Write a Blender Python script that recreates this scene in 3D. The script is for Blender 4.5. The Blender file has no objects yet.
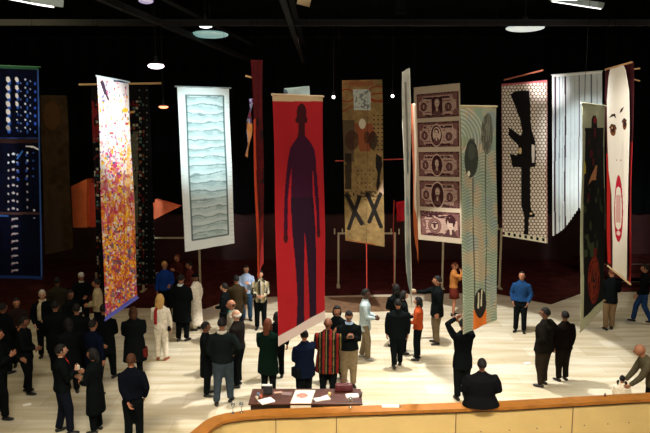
import bpy, bmesh, math, random
import numpy as np
from mathutils import Vector, Matrix

# ------------------------------------------------------------------ camera, world, lights, exposure
SC = bpy.context.scene
COL = SC.collection
F, HC = 632.0, 5.75
PITCH = math.atan(86.5 / F)
cam_d = bpy.data.cameras.new('camera'); cam = bpy.data.objects.new('camera', cam_d); COL.objects.link(cam)
cam_d.sensor_width = 36.0; cam_d.lens = 36.0 * F / 650.0; cam_d.clip_end = 200
cam.location = (0, 0, HC); cam.rotation_euler = (math.pi / 2 - PITCH, 0, 0)
SC.camera = cam
SC.view_settings.view_transform = 'Standard'; SC.view_settings.look = 'None'
SC.view_settings.gamma = 1.0; SC.view_settings.exposure = 0.0
w = bpy.data.worlds.new('World'); SC.world = w; w.use_nodes = True
w.node_tree.nodes['Background'].inputs[0].default_value = (0.6, 0.75, 0.8, 1)
w.node_tree.nodes['Background'].inputs[1].default_value = 0.006


def spot(name, loc, target, power, angle, color=(1, 1, 1), blend=0.3, size=0.15, square=False):
    l = bpy.data.lights.new(name, 'SPOT'); o = bpy.data.objects.new(name, l); COL.objects.link(o)
    l.energy = power; l.spot_size = math.radians(angle); l.spot_blend = blend; l.color = color
    l.shadow_soft_size = size; l.use_square = square
    o.location = loc
    o.rotation_euler = (Vector(target) - Vector(loc)).to_track_quat('-Z', 'Y').to_euler()
    return o


def area(name, loc, target, power, sx, sy, color=(1, 1, 1)):
    l = bpy.data.lights.new(name, 'AREA'); o = bpy.data.objects.new(name, l); COL.objects.link(o)
    l.energy = power; l.shape = 'RECTANGLE'; l.size = sx; l.size_y = sy; l.color = color
    o.location = loc
    o.rotation_euler = (Vector(target) - Vector(loc)).to_track_quat('-Z', 'Y').to_euler()
    return o


k = spot('key_spotlight', (1.8, 15.6, 8.4), (1.8, 15.6, 0), 3850, 72.9, (1.0, 0.965, 0.90), 0.03, 0.10, True)
k.rotation_euler = (0, 0, 0)
hl = area('parapet_fill', (1, 5.0, 8.8), (1, 10.4, 0.3), 270, 12, 1.0, (1.0, 0.88, 0.68)); hl.data.spread = math.radians(60)  # added fill that brightens the parapet front, no known lamps there
area('front_fill', (0, 5.0, 9.0), (0, 14, 2), 560, 10, 1.5, (1.0, 0.88, 0.72))  # added weak frontal fill for people and banners, not a hall fixture
cl = area('overhead_fill', (2.2, 14.0, 8.3), (2.2, 14.0, 0), 260, 9, 5, (1.0, 0.93, 0.80)); cl.data.spread = math.radians(110)  # added soft overhead fill that eases the key light's shadows
area('left_hall_lamps', (-9, 15, 9.2), (-9, 15.5, 0), 210, 4, 4, (1.0, 0.84, 0.48))
area('right_hall_lamps', (12.5, 17, 9.2), (12, 17, 0), 260, 4, 4, (1.0, 0.86, 0.62))
spot('quilt_spotlight', (-1.2, 10.5, 8.35), (-3.35, 17.4, 5.6), 4000, 24, (0.78, 1.0, 1.0), 0.9)
spot('splatter_spotlight', (-0.6, 9.5, 8.35), (-4.5, 13.3, 5.9), 2900, 24, (1.0, 0.97, 0.93), 0.95)
spot('gun_spotlight', (3.2, 12.0, 8.35), (6.35, 18.6, 7.1), 5200, 9, (1.0, 0.93, 0.92), 0.8)
spot('curtain_spotlight', (4.4, 12.5, 8.35), (8.05, 19.4, 5.0), 2300, 24, (0.9, 0.97, 1.0), 0.7)
spot('face_spotlight', (3.0, 9.5, 8.35), (7.0, 15.0, 5.0), 3000, 30, (1.0, 0.96, 0.9), 0.6)
spot('pattern_spotlight', (-8.0, 9.0, 8.35), (-7.3, 15.0, 6.6), 300, 18, (0.7, 0.8, 1.0), 0.7)
spot('red_spotlight', (3.0, 7.5, 8.35), (-0.5, 12.0, 3.0), 820, 26, (1.0, 0.75, 0.7), 0.8)
spot('bills_spotlight', (0.0, 10.0, 8.35), (3.5, 19.0, 5.0), 300, 13, (1.0, 0.84, 0.74), 0.7)
spot('stage_lamp', (0.0, 19.5, 9.2), (0.0, 24, 0.5), 460, 120, (1.0, 0.45, 0.4), 0.9)


# ------------------------------------------------------------------ helpers
def ray(px, py):
    a = (px - 325.0) / F; b = (216.5 - py) / F
    return a, math.cos(PITCH) + b * math.sin(PITCH), -math.sin(PITCH) + b * math.cos(PITCH)


def at(px, py, Y):
    a, dy, dz = ray(px, py); t = Y / dy
    return Vector((a * t, Y, HC + dz * t))


def on_z(px, py, z=0.0):
    a, dy, dz = ray(px, py); t = (z - HC) / dz
    return Vector((a * t, dy * t, z))


MATS = {}


def mat(name, color, rough=0.7, metal=0.0, noise=0.0, nscale=20.0, emit=None, estr=0.0, bump=0.0, spec=None):
    key = (name, tuple(color), rough, metal, noise, estr, emit)
    if key in MATS: return MATS[key]
    m = bpy.data.materials.new(name); m.use_nodes = True; nt = m.node_tree
    p = nt.nodes['Principled BSDF']
    p.inputs['Base Color'].default_value = (*color, 1); p.inputs['Roughness'].default_value = rough
    p.inputs['Metallic'].default_value = metal
    if spec is not None: p.inputs['Specular IOR Level'].default_value = spec
    if noise > 0 or bump > 0:
        tc = nt.nodes.new('ShaderNodeTexCoord'); n = nt.nodes.new('ShaderNodeTexNoise')
        n.inputs['Scale'].default_value = nscale; n.inputs['Detail'].default_value = 4
        nt.links.new(tc.outputs['Object'], n.inputs['Vector'])
        if noise > 0:
            r = nt.nodes.new('ShaderNodeValToRGB')
            r.color_ramp.elements[0].position = 0.3; r.color_ramp.elements[1].position = 0.7
            r.color_ramp.elements[0].color = (*[max(0, c * (1 - noise)) for c in color], 1)
            r.color_ramp.elements[1].color = (*[min(1, c * (1 + noise)) for c in color], 1)
            nt.links.new(n.outputs['Fac'], r.inputs['Fac']); nt.links.new(r.outputs['Color'], p.inputs['Base Color'])
        if bump > 0:
            b = nt.nodes.new('ShaderNodeBump'); b.inputs['Strength'].default_value = bump
            b.inputs['Distance'].default_value = 0.02
            nt.links.new(n.outputs['Fac'], b.inputs['Height']); nt.links.new(b.outputs['Normal'], p.inputs['Normal'])
    if emit:
        p.inputs['Emission Color'].default_value = (*emit, 1); p.inputs['Emission Strength'].default_value = estr
    MATS[key] = m
    return m


def cloth(c, rough=0.9): return mat('fabric', c, rough, noise=0.18, nscale=30, bump=0.25, spec=0.02)


def paint_mat(rough=0.85):
    key = ('painted', rough)
    if key in MATS: return MATS[key]
    m = bpy.data.materials.new('painted_cloth'); m.use_nodes = True; nt = m.node_tree; p = nt.nodes['Principled BSDF']
    a = nt.nodes.new('ShaderNodeAttribute'); a.attribute_name = 'Col'
    n = nt.nodes.new('ShaderNodeTexNoise'); n.inputs['Scale'].default_value = 60
    tc = nt.nodes.new('ShaderNodeTexCoord'); nt.links.new(tc.outputs['Object'], n.inputs['Vector'])
    b = nt.nodes.new('ShaderNodeBump'); b.inputs['Strength'].default_value = 0.2; b.inputs['Distance'].default_value = 0.01
    nt.links.new(n.outputs['Fac'], b.inputs['Height']); nt.links.new(b.outputs['Normal'], p.inputs['Normal'])
    nt.links.new(a.outputs['Color'], p.inputs['Base Color']); p.inputs['Roughness'].default_value = rough
    p.inputs['Specular IOR Level'].default_value = 0.05
    MATS[key] = m
    return m


def link(name, me, mats, parent=None):
    o = bpy.data.objects.new(name, me); COL.objects.link(o)
    for m in (mats if isinstance(mats, (list, tuple)) else [mats]): me.materials.append(m)
    if parent: o.parent = parent
    return o


def tag(o, label=None, cat=None, group=None, kind=None):
    if label: o['label'] = label
    if cat: o['category'] = cat
    if group: o['group'] = group
    if kind: o['kind'] = kind
    return o


def empty(name, loc, rz=0):
    o = bpy.data.objects.new(name, None); COL.objects.link(o); o.location = loc; o.rotation_euler = (0, 0, rz)
    o.empty_display_size = 0.2
    return o


class MB:
    """mesh collector"""
    def __init__(s): s.v = []; s.f = []; s.m = []; s.cm = 0
    def add(s, vs, fs):
        k = len(s.v); s.v += [tuple(v) for v in vs]; s.f += [tuple(i + k for i in f) for f in fs]; s.m += [s.cm] * len(fs)
        return s
    def box(s, c, d, M=None, bev=0.0):
        x, y, z = d[0] / 2, d[1] / 2, d[2] / 2
        bm = bmesh.new(); bmesh.ops.create_cube(bm, size=1)
        bmesh.ops.scale(bm, vec=(d[0], d[1], d[2]), verts=bm.verts)
        if bev > 0: bmesh.ops.bevel(bm, geom=bm.edges[:], offset=bev, segments=2, affect='EDGES', profile=0.6)
        if M is not None: bm.transform(M)
        bmesh.ops.translate(bm, vec=c, verts=bm.verts)
        bm.verts.index_update(); s.add([v.co for v in bm.verts], [[v.index for v in f.verts] for f in bm.faces]); bm.free()
        return s
    def prism(s, poly, z0, z1):
        n = len(poly); vs = [(x, y, z0) for x, y in poly] + [(x, y, z1) for x, y in poly]
        fs = [tuple(range(n - 1, -1, -1)), tuple(range(n, 2 * n))] + [(i, (i + 1) % n, n + (i + 1) % n, n + i) for i in range(n)]
        return s.add(vs, fs)
    def loft(s, pts, rad, n=12, side=(1, 0, 0), round_end=True):
        """tube through pts with elliptic radii (a along side axis, b across)"""
        pts = [Vector(p) for p in pts]; rad = [(r, r) if not isinstance(r, (tuple, list)) else r for r in rad]
        if round_end:
            d0 = (pts[0] - pts[1]).normalized(); d1 = (pts[-1] - pts[-2]).normalized()
            r0 = min(rad[0]); r1 = min(rad[-1])
            pts = [pts[0] + d0 * r0 * 0.55] + pts + [pts[-1] + d1 * r1 * 0.55]
            rad = [(rad[0][0] * .55, rad[0][1] * .55)] + rad + [(rad[-1][0] * .55, rad[-1][1] * .55)]
        vs = []; side = Vector(side)
        for i, p in enumerate(pts):
            t = (pts[min(i + 1, len(pts) - 1)] - pts[max(i - 1, 0)]).normalized()
            a = (side if i == 0 else a) - t * (side if i == 0 else a).dot(t)
            if a.length < 0.15: a = Vector((0, 1, 0)) - t * t.y
            if a.length < 0.15: a = Vector((0, 0, 1)) - t * t.z
            a.normalize(); b = t.cross(a)
            for k in range(n):
                q = 2 * math.pi * k / n
                vs.append(p + a * math.cos(q) * rad[i][0] + b * math.sin(q) * rad[i][1])
        fs = []
        for i in range(len(pts) - 1):
            for k in range(n):
                fs.append((i * n + k, i * n + (k + 1) % n, (i + 1) * n + (k + 1) % n, (i + 1) * n + k))
        fs.append(tuple(range(n - 1, -1, -1))); L = (len(pts) - 1) * n; fs.append(tuple(range(L, L + n)))
        return s.add(vs, fs)
    def rod(s, a, b, r, n=8): return s.loft([a, b], [r, r], n, round_end=False)
    def lathe(s, c, prof, n=20):
        """prof: list of (r, z)"""
        vs = []; fs = []
        for r, z in prof:
            for k in range(n):
                q = 2 * math.pi * k / n; vs.append((c[0] + r * math.cos(q), c[1] + r * math.sin(q), c[2] + z))
        for i in range(len(prof) - 1):
            for k in range(n): fs.append((i * n + k, i * n + (k + 1) % n, (i + 1) * n + (k + 1) % n, (i + 1) * n + k))
        fs.append(tuple(range(n - 1, -1, -1))); L = (len(prof) - 1) * n; fs.append(tuple(range(L, L + n)))
        return s.add(vs, fs)
    def ball(s, c, r, n=12, m=8, fn=None):
        vs = []; fs = []
        for i in range(m + 1):
            th = math.pi * i / m
            for k in range(n):
                q = 2 * math.pi * k / n
                d = Vector((math.sin(th) * math.cos(q), math.sin(th) * math.sin(q), math.cos(th)))
                if fn: p = fn(d)
                else: p = Vector((d.x * r[0], d.y * r[1], d.z * r[2]))
                vs.append(Vector(c) + p)
        for i in range(m):
            for k in range(n): fs.append((i * n + k, (i + 1) * n + k, (i + 1) * n + (k + 1) % n, i * n + (k + 1) % n))
        return s.add(vs, fs)
    def mesh(s, name, smooth=False):
        me = bpy.data.meshes.new(name); me.from_pydata(s.v, [], s.f); me.update()
        if any(s.m): me.polygons.foreach_set('material_index', s.m)
        if smooth: me.polygons.foreach_set('use_smooth', [True] * len(me.polygons))
        return me
    def build(s, name, m, parent=None, smooth=False): return link(name, s.mesh(name, smooth), m, parent)


def remesh(mb, voxel, smooth_it=3):
    """merge the overlapping lofts of mb into one continuous skin; returns verts, faces"""
    me = mb.mesh('tmp'); o = bpy.data.objects.new('tmp', me); COL.objects.link(o)
    r = o.modifiers.new('r', 'REMESH'); r.mode = 'VOXEL'; r.voxel_size = voxel; r.adaptivity = 0
    s = o.modifiers.new('s', 'SMOOTH'); s.factor = 0.5; s.iterations = smooth_it
    dg = bpy.context.evaluated_depsgraph_get(); ev = o.evaluated_get(dg); m2 = ev.to_mesh()
    vs = [v.co.copy() for v in m2.vertices]; fs = [tuple(p.vertices) for p in m2.polygons]
    ev.to_mesh_clear(); bpy.data.objects.remove(o); bpy.data.meshes.remove(me)
    out = MB(); out.add(vs, fs)
    return out


# ------------------------------------------------------------------ the setting
def floor_mat():
    m = bpy.data.materials.new('pale_stone_tiles'); m.use_nodes = True; nt = m.node_tree; p = nt.nodes['Principled BSDF']
    L = nt.links.new
    tc = nt.nodes.new('ShaderNodeTexCoord')
    mp = nt.nodes.new('ShaderNodeMapping'); L(tc.outputs['Object'], mp.inputs['Vector'])
    br = nt.nodes.new('ShaderNodeTexBrick'); L(mp.outputs['Vector'], br.inputs['Vector'])
    br.inputs['Scale'].default_value = 1.0; br.inputs['Brick Width'].default_value = 1.5; br.inputs['Row Height'].default_value = 0.6
    br.inputs['Mortar Size'].default_value = 0.004; br.inputs['Bias'].default_value = -0.3
    br.inputs['Color1'].default_value = (0.64, 0.60, 0.49, 1); br.inputs['Color2'].default_value = (0.50, 0.44, 0.31, 1)
    br.inputs['Mortar'].default_value = (0.40, 0.36, 0.29, 1)
    mp2 = nt.nodes.new('ShaderNodeMapping'); mp2.inputs['Scale'].default_value = (0.35, 3.0, 1); L(tc.outputs['Object'], mp2.inputs['Vector'])
    n = nt.nodes.new('ShaderNodeTexNoise'); n.inputs['Scale'].default_value = 1.6; n.inputs['Detail'].default_value = 6; L(mp2.outputs['Vector'], n.inputs['Vector'])
    r = nt.nodes.new('ShaderNodeValToRGB'); r.color_ramp.elements[0].position = 0.35; r.color_ramp.elements[1].position = 0.6
    r.color_ramp.elements[0].color = (0.74, 0.66, 0.50, 1); r.color_ramp.elements[1].color = (1, 1, 1, 1)
    L(n.outputs['Fac'], r.inputs['Fac'])
    mx = nt.nodes.new('ShaderNodeMix'); mx.data_type = 'RGBA'; mx.blend_type = 'MULTIPLY'; mx.inputs['Factor'].default_value = 0.8
    L(br.outputs['Color'], mx.inputs[6]); L(r.outputs['Color'], mx.inputs[7]); L(mx.outputs[2], p.inputs['Base Color'])
    p.inputs['Roughness'].default_value = 0.5; p.inputs['Specular IOR Level'].default_value = 0.2
    return m


def struct(name, mb, m): return tag(mb.build(name, m), kind='structure')


struct('floor', MB().box((1, 13, -0.1), (44, 34, 0.2)), floor_mat())
black = mat('black_paint', (0.003, 0.0045, 0.005), 0.9, spec=0.05, noise=0.3, nscale=0.8)
maroon = mat('maroon_panelling', (0.038, 0.007, 0.007), 0.75, noise=0.45, nscale=0.9)
carpet = mat('maroon_carpet', (0.055, 0.013, 0.012), 0.95, spec=0.05, noise=0.35, nscale=2.5)
struct('wall_back', MB().box((1, 27.2, 4.8), (44, 0.3, 9.6)), maroon)
struct('wall_left', MB().box((-17.15, 13, 4.8), (0.3, 28.2, 9.6)), black)
struct('wall_right', MB().box((19.15, 13, 4.8), (0.3, 28.2, 9.6)), black)
struct('ceiling', MB().box((1, 13, 9.75), (36.6, 28.6, 0.3)), black)
# upper part of the back wall is hung with a black curtain
mb = MB(); n = 260; z0, z1 = 2.2, 9.55
vs = []
for i in range(n + 1):
    x = -16.5 + 35 * i / n; y = 26.85 + 0.07 * math.sin(i * 1.15) + 0.03 * math.sin(i * 0.37)
    vs += [(x, y, z0), (x, y, z1), (x, y + 0.03, z0), (x, y + 0.03, z1)]
fs = []
for i in range(n):
    a = 4 * i; b = a + 4
    fs += [(a, b, b + 1, a + 1), (a + 2, a + 3, b + 3, b + 2), (a, a + 2, b + 2, b), (a + 1, b + 1, b + 3, a + 3)]
mb.add(vs, fs)
struct('trim_1', mb, mat('black_curtain', (0.003, 0.0042, 0.0045), 0.95, spec=0.05))

# low maroon stage: front edge follows the zigzag of the photo
edge = [(-40, 322), (28, 320), (60, 318), (130, 308), (205, 309), (224, 302), (262, 297), (330, 296), (400, 294), (492, 293), (551, 304.5), (583, 293), (608, 292), (700, 292)]
SH = 0.16
pts = [on_z(x, y, 0.0) for x, y in edge]
poly = [(p.x, p.y) for p in pts] + [(18.9, 27.0), (-16.9, 27.0)]
struct('trim_2', MB().prism(poly, 0.0, SH), carpet)
# low tan-brown slab in front of the stage
pts = [on_z(*q) for q in [(298, 311), (335, 313), (397, 311), (402, 298), (300, 299)]]
struct('trim_3', MB().prism([(p.x, p.y) for p in pts], 0.0, 0.05), mat('tan_brown', (0.16, 0.09, 0.045), 0.95, noise=0.3, nscale=5))
# three steps at the right rising to a doorway
mb = MB()
for i in range(4):
    mb.box((12.4, 22.6 + 0.34 * i, SH + 0.07 + 0.14 * i), (4.6, 0.34 + (3.6 - .34 if i == 3 else 0), 0.14))
st = struct('trim_4', MB().add(mb.v, mb.f), carpet)
mb = MB()
for i in range(4):
    mb.box((12.4, 22.6 + 0.34 * i - 0.175, SH + 0.13 + 0.14 * i), (4.6, 0.03, 0.03))
struct('trim_5', mb, mat('pale_nosing', (0.35, 0.28, 0.2), 0.6))
# pillar by the right edge
struct('trim_6', MB().box((11.95, 21.4, 4.8), (0.6, 0.6, 9.2)), mat('grey_column', (0.03, 0.035, 0.042), 0.7))

# ceiling trusses
steel = mat('dark_steel', (0.006, 0.0065, 0.006), 0.9, 0.0)
def truss(x0, y0, x1, y1, z=9.2, hgt=0.7, name='trim_7', web=False):
    mb = MB(); a = Vector((x0, y0, z)); b = Vector((x1, y1, z)); d = (b - a); L = d.length; n = max(3, int(L / 1.3))
    up = Vector((0, 0, hgt))
    R = Matrix.Rotation(math.atan2(d.y, d.x), 4, 'Z')
    mb.box((a + b) / 2 - up, (L, 0.14, 0.06), R); mb.box((a + b) / 2 , (L, 0.14, 0.06), R)
    mb.box((a + b) / 2 - up + Vector((0, 0, .07)), (L, 0.03, 0.14), R)
    for i in range(n):
        p = a + d * i / n; q = a + d * (i + 1) / n; mid = (p + q) / 2
        if web: mb.rod(p, mid - up, 0.02, 6); mb.rod(mid - up, q, 0.02, 6)
    struct(name, mb, steel)
k_ = 7
for (x0, y0, x1, y1) in [(-16.5, 17.2, 18.5, 17.2), (-16.5, 13.6, 18.5, 13.6), (-.9, 9, -.9, 26.5), (-5.5, 9, -3.0, 26.5)]:
    truss(x0, y0, x1, y1, name='trim_%d' % k_); k_ += 1
CEIL = 9.6

# ------------------------------------------------------------------ parapet in front
capm = mat('honey_wood_cap', (0.33, 0.125, 0.017), 0.45, noise=0.16, nscale=6, spec=0.3)
beige = mat('beige_panel', (0.62, 0.45, 0.185), 0.75, noise=0.05, nscale=3)
PZ = 0.95
far = [(700, 389.5), (650, 392.5), (604, 395), (542, 398.5), (500, 401), (430, 403.5), (350, 406), (300, 408), (268, 408.8), (243, 410.5), (226, 413), (214, 416), (203, 422), (192, 431), (178, 444), (160, 466)]
P = [on_z(x, y, PZ) for x, y in far]
def offset(P, d):
    out = []
    for i, p in enumerate(P):
        t = (P[min(i + 1, len(P) - 1)] - P[max(i - 1, 0)]); t.z = 0; t.normalize()
        out.append(p + Vector((-t.y, t.x, 0)) * d)   # to the camera side
    return out
def strip(mb, A, B, z0, z1):
    n = len(A); vs = []
    for a, b in zip(A, B): vs += [(a.x, a.y, z0), (b.x, b.y, z0), (b.x, b.y, z1), (a.x, a.y, z1)]
    fs = [(0, 1, 2, 3), tuple(4 * (n - 1) + q for q in (3, 2, 1, 0))]
    for i in range(n - 1):
        for q in range(4): fs.append((4 * i + q, 4 * i + 4 + q, 4 * i + 4 + (q + 1) % 4, 4 * i + (q + 1) % 4))
    mb.add(vs, fs)
par = empty('parapet', (P[6].x, P[6].y, 0)); tag(par, 'long beige panelled parapet with honey wood cap across the foreground', 'wall')
def child_at(o, parent): o.parent = parent; o.matrix_parent_inverse = Matrix.Translation(-parent.location); return o
mb = MB(); strip(mb, P, offset(P, 0.26), PZ - 0.055, PZ); child_at(mb.build('cap', capm), par)
mb = MB(); strip(mb, offset(P, 0.015), offset(P, 0.242), PZ - 0.085, PZ - 0.05); child_at(mb.build('under_cap_strip', mat('dark_brown', (0.06, 0.02, 0.008), 0.6)), par)  # narrow dark brown strip directly below the cap
mb = MB(); strip(mb, offset(P, 0.05), offset(P, 0.22), 0, PZ - 0.08); child_at(mb.build('panelling', beige), par)
# seams and screws of the panels
O = offset(P, 0.222)
def along(line, px):
    best = None
    for i in range(len(line) - 1):
        a, b = line[i], line[i + 1]
        xa, xb = 325 + F * a.x / a.y, 325 + F * b.x / b.y
        if (xa - px) * (xb - px) <= 0 and xa != xb:
            t = (px - xa) / (xb - xa); return a.lerp(b, t), (b - a).normalized()
mb = MB(); mb2 = MB()
for px in (273, 337, 463, 586):
    p, t = along(O, px); R = Matrix.Rotation(math.atan2(t.y, t.x), 4, 'Z')
    mb.box((p.x, p.y, (PZ - .08) / 2), (0.016, 0.012, PZ - 0.09), R)
for px in (549, 574, 599, 624, 646, 300, 360, 395, 430, 490, 520):
    p, t = along(O, px); mb2.ball((p.x, p.y, 0.50), (0.012, 0.012, 0.012), 8, 6)
child_at(mb.build('seam', mat('seam_brown', (0.18, 0.11, 0.05), 0.8)), par)
child_at(mb2.build('screw', mat('screw', (0.12, 0.07, 0.04), 0.5)), par)

# ------------------------------------------------------------------ ceiling lamps
def pendant(px, py, Y, r, col, st, label, fl=.36):
    p = at(px, py, Y); e = empty('pendant_lamp', p); tag(e, label, 'lamp', 'lamps hanging in the dark ceiling')
    MB().ball((0, 0, 0), (r, r, r * fl), 24, 12).build('diffuser', mat('lamp_glow', (0.8, 0.8, 0.8), 0.5, emit=col, estr=st), e, True)
    MB().lathe((0, 0, 0), [(r * .9, r * fl * .55), (r * .75, r * fl * .95), (r * .25, r * fl + .06), (r * .12, .3), (r * .10, .3), (r * .2, r * fl)], 24).build('shade', mat('lamp_shade', (0.02, 0.022, 0.022), 0.6), e, True)
    MB().rod((0, 0, 0.28), (0, 0, CEIL - p.z + 0.02), 0.012, 6).build('rod', steel, e)
    return e
pendant(156, 66, 19.4, .24, (1, .85, .9), 4, 'round white pendant lamp with pinkish rim above the mosaic banner')
pendant(163.5, 107, 22.0, .16, (1, .25, .12), 3, 'small orange lamp glowing left of the white quilt banner')
pendant(146, 1, 16, .18, (.5, .4, .8), .5, 'dim violet ceiling lamp at the top edge of the photo')
pendant(205.5, 25.5, 18, .19, (.9, 1, .95), 4, 'small white lamp just above a teal dish lamp')
pendant(210, 34.5, 19.9, .56, (.22, .55, .52), .5, 'wide teal dish lamp high above the white quilt banner', .17)
pendant(525, 28, 18, .52, (.7, .8, .76), .7, 'wide pale dish lamp high above the rifle banner', .16)
def bulb(px, py, Y, label):
    p = at(px, py, Y); e = empty('spot_bulb', p); tag(e, label, 'lamp', 'small white bulbs beside the collage banner')
    MB().ball((0, 0, 0), (.055, .055, .06)).build('bulb', mat('lamp_glow', (0.8, 0.8, 0.8), 0.5, emit=(1, .95, .95), estr=6), e, True)
    MB().lathe((0, 0, 0), [(.03, .04), (.05, .05), (.05, .16), (.02, .18)], 12).build('socket', steel, e)
    MB().rod((0, 0, .17), (0, 0, CEIL - p.z + 0.02), 0.01, 6).build('cord', steel, e)
bulb(333.5, 97, 23, 'small white bulb left of the collage banner'); bulb(392.5, 96, 23, 'small white bulb right of the collage banner')
# box fixtures
def trough(pa, pb, Y, wd, label, est=3.0):
    a = at(*pa, Y); b = at(*pb, Y - 1.3); c = (a + b) / 2; d = b - a; e = empty('fluorescent_fixture', c); tag(e, label, 'lamp')
    R = Matrix.Rotation(math.atan2(d.y, math.hypot(d.x, 0)), 4, 'Z') @ Matrix.Rotation(-math.asin(d.z / d.length), 4, 'Y')
    L = d.length
    MB().box((0, 0, 0.10), (L, wd, 0.14), R, .02).build('housing', mat('fixture_white', (0.35, 0.42, 0.42), 0.5), e)
    MB().box((0, 0, 0.015), (L * .96, wd * .45, 0.03), R, .01).build('tube', mat('lamp_glow', (0.8, 0.8, 0.8), 0.5, emit=(1, .97, .92), estr=est), e)
    for s in (-.4, .4):
        q = R @ Vector((L * s, 0, .16)); MB().rod(q, (q.x, q.y, CEIL - c.z + .02), .012, 6).build('hanger', steel, e)
trough((-8, -4), (48, 7), 13, .62, 'long white fluorescent fixture in the top left corner')
trough((552, 2), (601, 9.5), 17, .22, 'slanting thin fluorescent fixture above the curtain banner', 2.0)
trough((556, 0), (572, 0.5), 16.5, .2, 'short bright fixture at the top edge above the slanting one', 4.0)
p = at(304, 2, 15); e = empty('ceiling_panel', p); tag(e, 'small tan wooden panel hanging at the top edge above the red banner', 'panel')
MB().box((0, 0, 0), (.3, .03, .16), Matrix.Rotation(.25, 4, 'Y'), .005).build('board', mat('tan_board', (.5, .36, .2), .7, emit=None), e)
MB().rod((0, 0, .05), (0, 0, CEIL - p.z + .02), .01, 6).build('hanger', steel, e)

e = empty('added_key_housing', (1.8, 15.6, 8.55)); tag(e, 'added black housing above the key light, high in the dark centre of the ceiling', 'lamp')  # housing added to go with the key light, no fixture visible there
MB().lathe((0, 0, 0), [(.10, -.05), (.15, -.05), (.15, .25), (.06, .34), (.05, .34), (.1, .2)], 16).build('housing', black, e)
MB().rod((0, 0, .3), (0, 0, CEIL - 8.54), .02).build('pole', black, e)

# ------------------------------------------------------------------ painting helpers (pattern colours, sequin glints included)
RNG = np.random.RandomState(7)


def vnoise(x, y, seed=0):
    xi = np.floor(x).astype(int); yi = np.floor(y).astype(int); fx = x - xi; fy = y - yi
    def h(a, b):
        n = (a * 374761393 + b * 668265263 + seed * 1442695) & 0x7fffffff
        n = ((n ^ (n >> 13)) * 1274126177) & 0x7fffffff
        return ((n ^ (n >> 16)) & 0xffff) / 65535.0
    fx = fx * fx * (3 - 2 * fx); fy = fy * fy * (3 - 2 * fy)
    return (h(xi, yi) * (1 - fx) + h(xi + 1, yi) * fx) * (1 - fy) + (h(xi, yi + 1) * (1 - fx) + h(xi + 1, yi + 1) * fx) * fy


def hcell(a, b, seed=0):
    a = a.astype(int); b = b.astype(int)
    n = (a * 374761393 + b * 668265263 + seed * 1442695) & 0x7fffffff
    n = ((n ^ (n >> 13)) * 1274126177) & 0x7fffffff
    return ((n ^ (n >> 16)) & 0xffff) / 65535.0


class Art:
    def __init__(s, X, Y, base): s.X = X; s.Y = Y; s.C = np.ones(X.shape + (3,)) * np.array(base)
    def put(s, mask, col, a=1.0):
        m = np.clip(np.asarray(mask, float) * a, 0, 1)[..., None]; s.C = s.C * (1 - m) + np.array(col) * m
    def ell(s, cx, cy, rx, ry, col, a=1.0, rot=0.0):
        c, q = math.cos(rot), math.sin(rot); dx = s.X - cx; dy = s.Y - cy
        s.put(((dx * c + dy * q) / rx) ** 2 + ((-dx * q + dy * c) / ry) ** 2 < 1, col, a)
    def ring(s, cx, cy, rx, ry, wd, col, a=1.0):
        d = np.sqrt(((s.X - cx) / rx) ** 2 + ((s.Y - cy) / ry) ** 2); s.put(abs(d - 1) * min(rx, ry) < wd, col, a)
    def rect(s, x0, y0, x1, y1, col, a=1.0): s.put((s.X > x0) & (s.X < x1) & (s.Y > y0) & (s.Y < y1), col, a)
    def poly(s, P, col, a=1.0):
        ins = np.zeros(s.X.shape, bool); n = len(P)
        for i in range(n):
            x1, y1 = P[i]; x2, y2 = P[(i + 1) % n]
            if y1 == y2: continue
            c = ((y1 > s.Y) != (y2 > s.Y)) & (s.X < (x2 - x1) * (s.Y - y1) / (y2 - y1) + x1)
            ins ^= c
        s.put(ins, col, a)
    def seg(s, P, wd, col, a=1.0):
        m = np.zeros(s.X.shape, bool)
        for (x1, y1), (x2, y2) in zip(P[:-1], P[1:]):
            L = (x2 - x1) ** 2 + (y2 - y1) ** 2 + 1e-9
            t = np.clip(((s.X - x1) * (x2 - x1) + (s.Y - y1) * (y2 - y1)) / L, 0, 1)
            m |= np.hypot(s.X - x1 - t * (x2 - x1), s.Y - y1 - t * (y2 - y1)) < wd
        s.put(m, col, a)
    def mottled(s, scale, amt, seed=0):
        n = vnoise(s.X / scale, s.Y / scale, seed) * .6 + vnoise(s.X / scale * 2.3, s.Y / scale * 2.3, seed + 5) * .4
        s.C = s.C * (1 + (n[..., None] - .5) * 2 * amt)


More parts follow.
